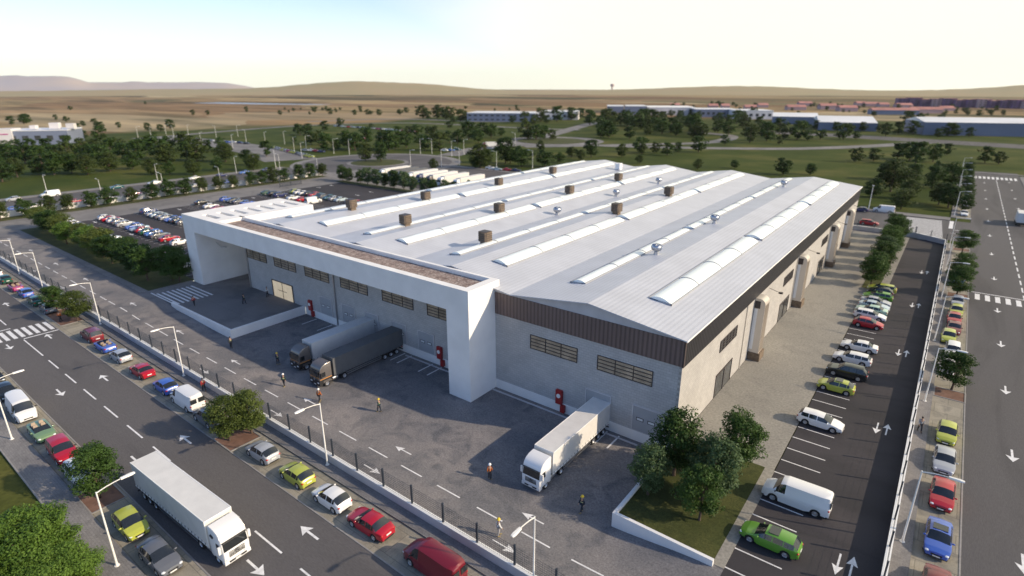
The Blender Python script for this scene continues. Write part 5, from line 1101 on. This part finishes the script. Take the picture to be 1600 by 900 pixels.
A = [(70,380,55),(150,375,60),(168,368,60),(348,350,35),(418,362,38),(442,290,30),(520,388,35),(592,385,45),(630,410,50),(625,480,90),(485,440,70),(520,465,55),(210,485,70),(742,400,38),(908,252,20),(1205,320,35),(1298,318,30),(1540,300,35),(925,420,55),(1005,420,45),(1065,405,62),(965,460,35),
     (20,560,90),(110,560,85),(200,560,90),(300,565,95),(430,530,80),(520,550,85),(600,550,80),(60,615,110),(160,620,115),(260,625,105),(350,610,100),(450,610,120),(560,610,110),(700,580,110),(780,590,90),(860,600,120),(870,560,90),(340,690,130),(450,680,110),(550,690,120),(240,690,100),(15,735,150),(110,705,115),(690,668,110),(830,655,95),
     (1000,590,130),(1060,540,90),(1040,625,120),(1170,540,110),(1170,600,110),(1230,605,130),(1300,540,65),(1385,540,80),(1410,610,110),(1360,665,80),(950,690,95),(1060,690,80),(1210,690,90),(1550,630,90),(1585,665,100),(640,620,110),(745,545,80),(930,530,80)]
B = [(65,575,90),(150,318,30),(335,316,20),(365,302,30),(440,292,30),(463,316,40),(615,320,35),(653,298,25),(695,318,35),(720,318,30),(768,322,40),(903,318,38),(938,305,35),(1000,278,15),(1003,322,20),(1042,338,75),(1080,345,50),(1130,340,80),(1160,330,60),(1185,345,60),(1215,345,75),(1240,368,40),(1280,355,70),(1305,345,50),
     (275,445,70),(328,440,65),(428,415,60),(530,390,55),(720,405,35),(1208,400,45),(240,490,40),(345,500,75),(400,505,85),(440,540,100),(505,540,70),(590,530,110),(620,540,100),(690,500,100),(735,560,120),(800,530,110),(830,540,120),(890,460,70),(870,530,80),(940,520,90),(950,450,60),(1010,450,70),(1020,500,60),(1055,540,90),(1075,440,50),(1115,470,80),(1150,540,110),(1210,490,70),(1260,500,80),(1330,470,110),(1390,490,80),(1415,460,90),(1470,460,80),(1535,450,50),(1400,650,140),(1370,650,70),(1430,640,90),(1560,620,150),(1590,620,100),(1110,655,60)]
C_ = [(5,370,50),(80,370,70),(130,380,60),(180,360,80),(215,370,50),(280,360,90),(270,330,60),(370,350,75),(430,340,60),(95,470,110),(150,475,90),(200,470,80),(255,470,60),(185,540,60),(60,640,120),(205,640,100),(300,615,60),(370,580,60),(430,600,60),(495,580,100),(685,580,75),(795,550,90),(810,560,60),(900,555,65),(970,570,75),(1035,550,60),(1165,550,95),(795,620,50),(1160,655,60),(1390,650,50),(1180,460,80),(1330,505,60),(1350,445,80),(1485,490,110),(1590,480,110)]
D_ = [(20,460,80),(70,440,100),(100,470,70),(180,470,110),(70,500,50),(245,475,60),(325,470,60),(220,410,60),(300,410,60),(425,420,60),(470,470,95),(520,420,45),(550,470,50),(590,420,60),(690,420,50),(735,450,80),(810,440,75),(870,380,80),(905,440,80),(945,370,60),(1000,440,50),(1060,460,60),(1125,450,80),(1165,450,70),(1255,455,60),(1080,360,45),
      (545,610,85),(658,605,75),(810,590,90),(885,600,110),(920,625,130),(960,560,70),(1030,610,110),(1115,570,70),(765,795,185),(740,720,110),(910,735,105),(1020,775,130),(1060,700,90),(1140,760,140),(1065,875,130),(1125,895,150),(880,840,110),(830,905,120),(90,690,100),(265,690,65),(650,830,110),(1355,615,95),(1440,625,75)]
rb = random.Random(21)
far = []
for (lst, ox) in ((A, 0), (B, 400), (C_, 800), (D_, 1200)):
    for zx, zy, h in lst: far.append((ox+zx/4, 100+zy/4, h/4))
for k in range(34): far.append((917+rb.uniform(0, 172), rb.uniform(193, 217), rb.uniform(14, 25)))
for k in range(26): far.append((905+rb.uniform(0, 220), rb.uniform(181, 190), rb.uniform(8, 13)))
for k in range(14): far.append((1115+rb.uniform(0, 100), rb.uniform(185, 212), rb.uniform(11, 20)))
for k in range(16): far.append((1290+rb.uniform(0, 290), rb.uniform(168, 182), rb.uniform(6, 10)))
for k in range(12): far.append((1040+rb.uniform(0, 300), rb.uniform(163, 170), rb.uniform(4, 7)))
for k in range(60): far.append((1040+rb.uniform(0, 560), rb.uniform(164, 181), rb.uniform(3.5, 6.5)))
for k in range(30): far.append((rb.uniform(440, 1000), rb.uniform(168, 180), rb.uniform(3, 6)))
far = [f for f in far if not (455 < f[0] < 720 and 238 < f[1] < 262)]
far.sort(key=lambda f: f[0]); bands = {}; FC = MB(); FK = MB()
for px, py, h in far:
    x, y = G(px, py)
    if -102 < x < 3 and y < 203: y = 205+rb.uniform(0, 6)
    hh = PH(px, py, h)*1.04; hh = min(hh, 17)
    D = math.hypot(x, y); bd = ('on the far plain' if D > 700 else ('beyond the roundabouts' if D > 330 else 'in the nearer meadow'))+(' left of the canopy' if px < 290 else (' above the parking lot' if px < 640 else (' above the left roof half' if px < 980 else (' above the right roof half' if px < 1290 else ' at the right'))))
    if D > 520 and (D > 760 or hh < 9):                               # the smallest and farthest ones
        cm, tm = rb.choice(FART['leafA']); wd = rb.uniform(1.1, 1.5)
        for me, dst in ((cm, FC), (tm, FK)):
            dst.add([(x+v.co.x*hh*wd, y+v.co.y*hh*wd, v.co.z*hh-.15) for v in me.vertices], [tuple(p.vertices) for p in me.polygons])
        continue
    k = bands.get(bd, 0); bands[bd] = k+1
    tree(x, y, hh*1.08, rb.uniform(1.1, 1.42), rb.choice(('leafA', 'leafA', 'leafB')), MIDT if D < 330 else FART, 'tree %s, %s from the left' % (bd, ordn(k)), 'trees '+bd, z=-.15)
fo = FC.build('distant_tree_belt', 'leafE'); tag(fo, 'scattered dark green trees far out on the plain around the estates', 'trees', kind='stuff'); FK.build('trunks', 'bark', fo)
# ---------------------------------------------------------------- distant buildings
M['bblue'] = mat('blue grey cladding', (.16, .19, .27), .7, var=.12, vscale=.05); M['bwhite'] = mat('pale cladding', (.62, .60, .60), .7, var=.1, vscale=.05)
M['bcream'] = mat('cream wall', (.55, .46, .33), .8); M['bpink'] = mat('pink tiled roof', (.42, .19, .16), .8, var=.2, vscale=.1); M['bpurple'] = mat('brick apartment wall', (.15, .09, .17), .85, var=.3, vscale=.08)
M['bpinkw'] = mat('pinkish wall', (.42, .30, .30), .85); M['bsign'] = mat('magenta sign', (.45, .03, .22), .6); M['broof'] = mat('pale metal roof', (.66, .67, .70), .5, var=.1, vscale=.03)
def house(px, py, wd, dp, h, wall, roof_, label, cat='building', group=None, gable=0, rz=0.0, bands_=0, side=None):
    x, y = G(px, py); o = empty('distant_building', (x, y, -.2), rz, label, cat, group)
    MB().box(-wd/2, 0, 0, wd/2, dp, h).build('wall', wall, o)
    if gable: MB().extr([(-.3, h), (dp/2, h+gable), (dp+.3, h)], 'x', -wd/2-.3, wd/2+.3).build('roof', roof_, o)
    else: MB().box(-wd/2-.2, -.2, h, wd/2+.2, dp+.2, h+.5).build('roof', roof_, o)
    if side: MB().box(wd/2, .4, .1, wd/2+.25, dp-.4, h-.3).build('end_wall', side, o)
    if bands_:
        for b_ in range(bands_):
            z = h*(b_+.35)/bands_
            n_ = max(3, int(wd/6)); g_ = MB()
            for k in range(n_): xx_ = -wd/2+wd*(k+.25)/n_; g_.box(xx_, -.12, z, xx_+wd*.5/n_, -.02, z+h*.32/bands_)
            g_.build('window_band', 'paneD', o)
    return o
AX = 0.0
def hp(pl, pr, py, hpx, dp, wall, roof_, label, rz=.5, **kw):
    "building whose front spans photo pixels pl..pr at base row py"
    a = Vector(G((pl+pr)/2, py)); D = a.length; wd = (pr-pl)*D/FPX*.93/math.cos(YAW-rz+math.atan2(a.x, a.y)+0) if False else (pr-pl)*D/FPX*.9
    return house((pl+pr)/2, py, wd, dp, PH((pl+pr)/2, py, hpx), wall, roof_, label, rz=rz, **kw)
b = hp(28, 96, 226, 22, 26, 'bblue', 'broof', 'blue-grey retail building with a white roof on the far left', rz=.95, bands_=1)
w0 = max(v.co.x for v in b.children[0].data.vertices); h0 = max(v.co.z for v in b.children[0].data.vertices)
MB().box(-w0-9, -1.2, 0, -w0+4, 12, h0+1).build('white_front', 'bwhite', b); MB().box(-w0-7.5, -1.5, h0*.55, -w0-4.5, -1.21, h0*.9).build('sign', 'bsign', b); MB().box(-w0-3, -1.4, h0*.74, -w0+2, -1.21, h0*.8).build('sign', 'bsign', b)
for xx_, s_ in ((-4, 1.6), (8, 2.6), (17, 2.2)): MB().box(xx_-s_, 6, h0+.4, xx_+s_, 11, h0+.4+s_*1.4).build('roof_unit', 'bwhite', b)
hp(725, 840, 190, 13, 50, 'bblue', 'broof', 'low blue warehouse with a white roof left of centre on the plain', bands_=2)
hp(842, 905, 187, 12, 50, 'bwhite', 'broof', 'pale warehouse beside the blue one behind the trees', bands_=1)
hp(948, 975, 176, 10, 60, 'bblue', 'broof', 'small blue-grey hall at the left end of the far estate')
hp(977, 1010, 180, 14, 60, 'bblue', 'broof', 'blue-grey factory hall left of the bright white one')
hp(1012, 1085, 180, 12, 70, 'bwhite', 'coping', 'bright white factory hall in the centre of the far estate')
hp(1087, 1150, 183, 12, 50, 'bblue', 'broof', 'blue hall right of the bright white factory', bands_=1)
hp(1150, 1205, 186, 13, 50, 'bwhite', 'broof', 'pale hall behind the trees right of the blue one', bands_=1)
hp(1210, 1272, 194, 12, 50, 'bblue', 'broof', 'blue hall with a sunlit cream end wall', rz=.25, gable=3, side='bcream')
hp(1285, 1360, 204, 13, 70, 'bblue', 'broof', 'arched grey hall with a cream end wall on the right of the plain', rz=.25, gable=4, side='bcream')
hp(1478, 1665, 213, 21, 45, 'bblue', 'broof', 'long blue hall with a white roof at the right edge', rz=.36, gable=3)
hp(1370, 1428, 179, 7, 22, 'bblue', 'bpink', 'low blue row with pink roofs before the apartment blocks', rz=.42, gable=3)
k = 0
for pl, pr, py, hh_ in ((1048, 1062, 167, 3), (1108, 1122, 168, 3), (1128, 1140, 169, 4), (1165, 1182, 171, 4), (1186, 1200, 168, 4), (1232, 1258, 172, 5), (1284, 1306, 171, 6), (1314, 1338, 174, 6), (1340, 1352, 165, 4), (1354, 1372, 166, 4), (1376, 1388, 167, 4), (1405, 1424, 168, 4), (1430, 1468, 177, 6), (1474, 1490, 173, 4), (1250, 1268, 165, 4)):
    hp(pl, pr, py, hh_, 22, 'bpinkw', 'bpink', 'distant pink-roofed town block, %s from the left' % ordn(k), group='pink-roofed town blocks', gable=3.5, rz=.45); k += 1
for k in range(13): hp(1404+k*18, 1419+k*18, 166+k*.35, 12.5+1.2*math.sin(k*2.1), 25, 'bpurple' if k % 4 != 3 else 'bpinkw', 'bpink', 'distant brick apartment block on the right, %s from the left' % ordn(k), group='brick apartment blocks', bands_=4, rz=.3+.1*(k % 3))
tw_ = empty('water_tower', (*G(956, 143.5), 0), 0, 'tiny tower standing on the horizon ridge near the centre', 'tower')
MB().cyl((0, 0, 0), (0, 0, 40), 6, 6, 12).build('shaft', 'bpinkw', tw_); MB().lathe([(6, 40), (16, 48), (16, 62), (0.1, 66)], 16).build('tank', 'bpinkw', tw_, True)
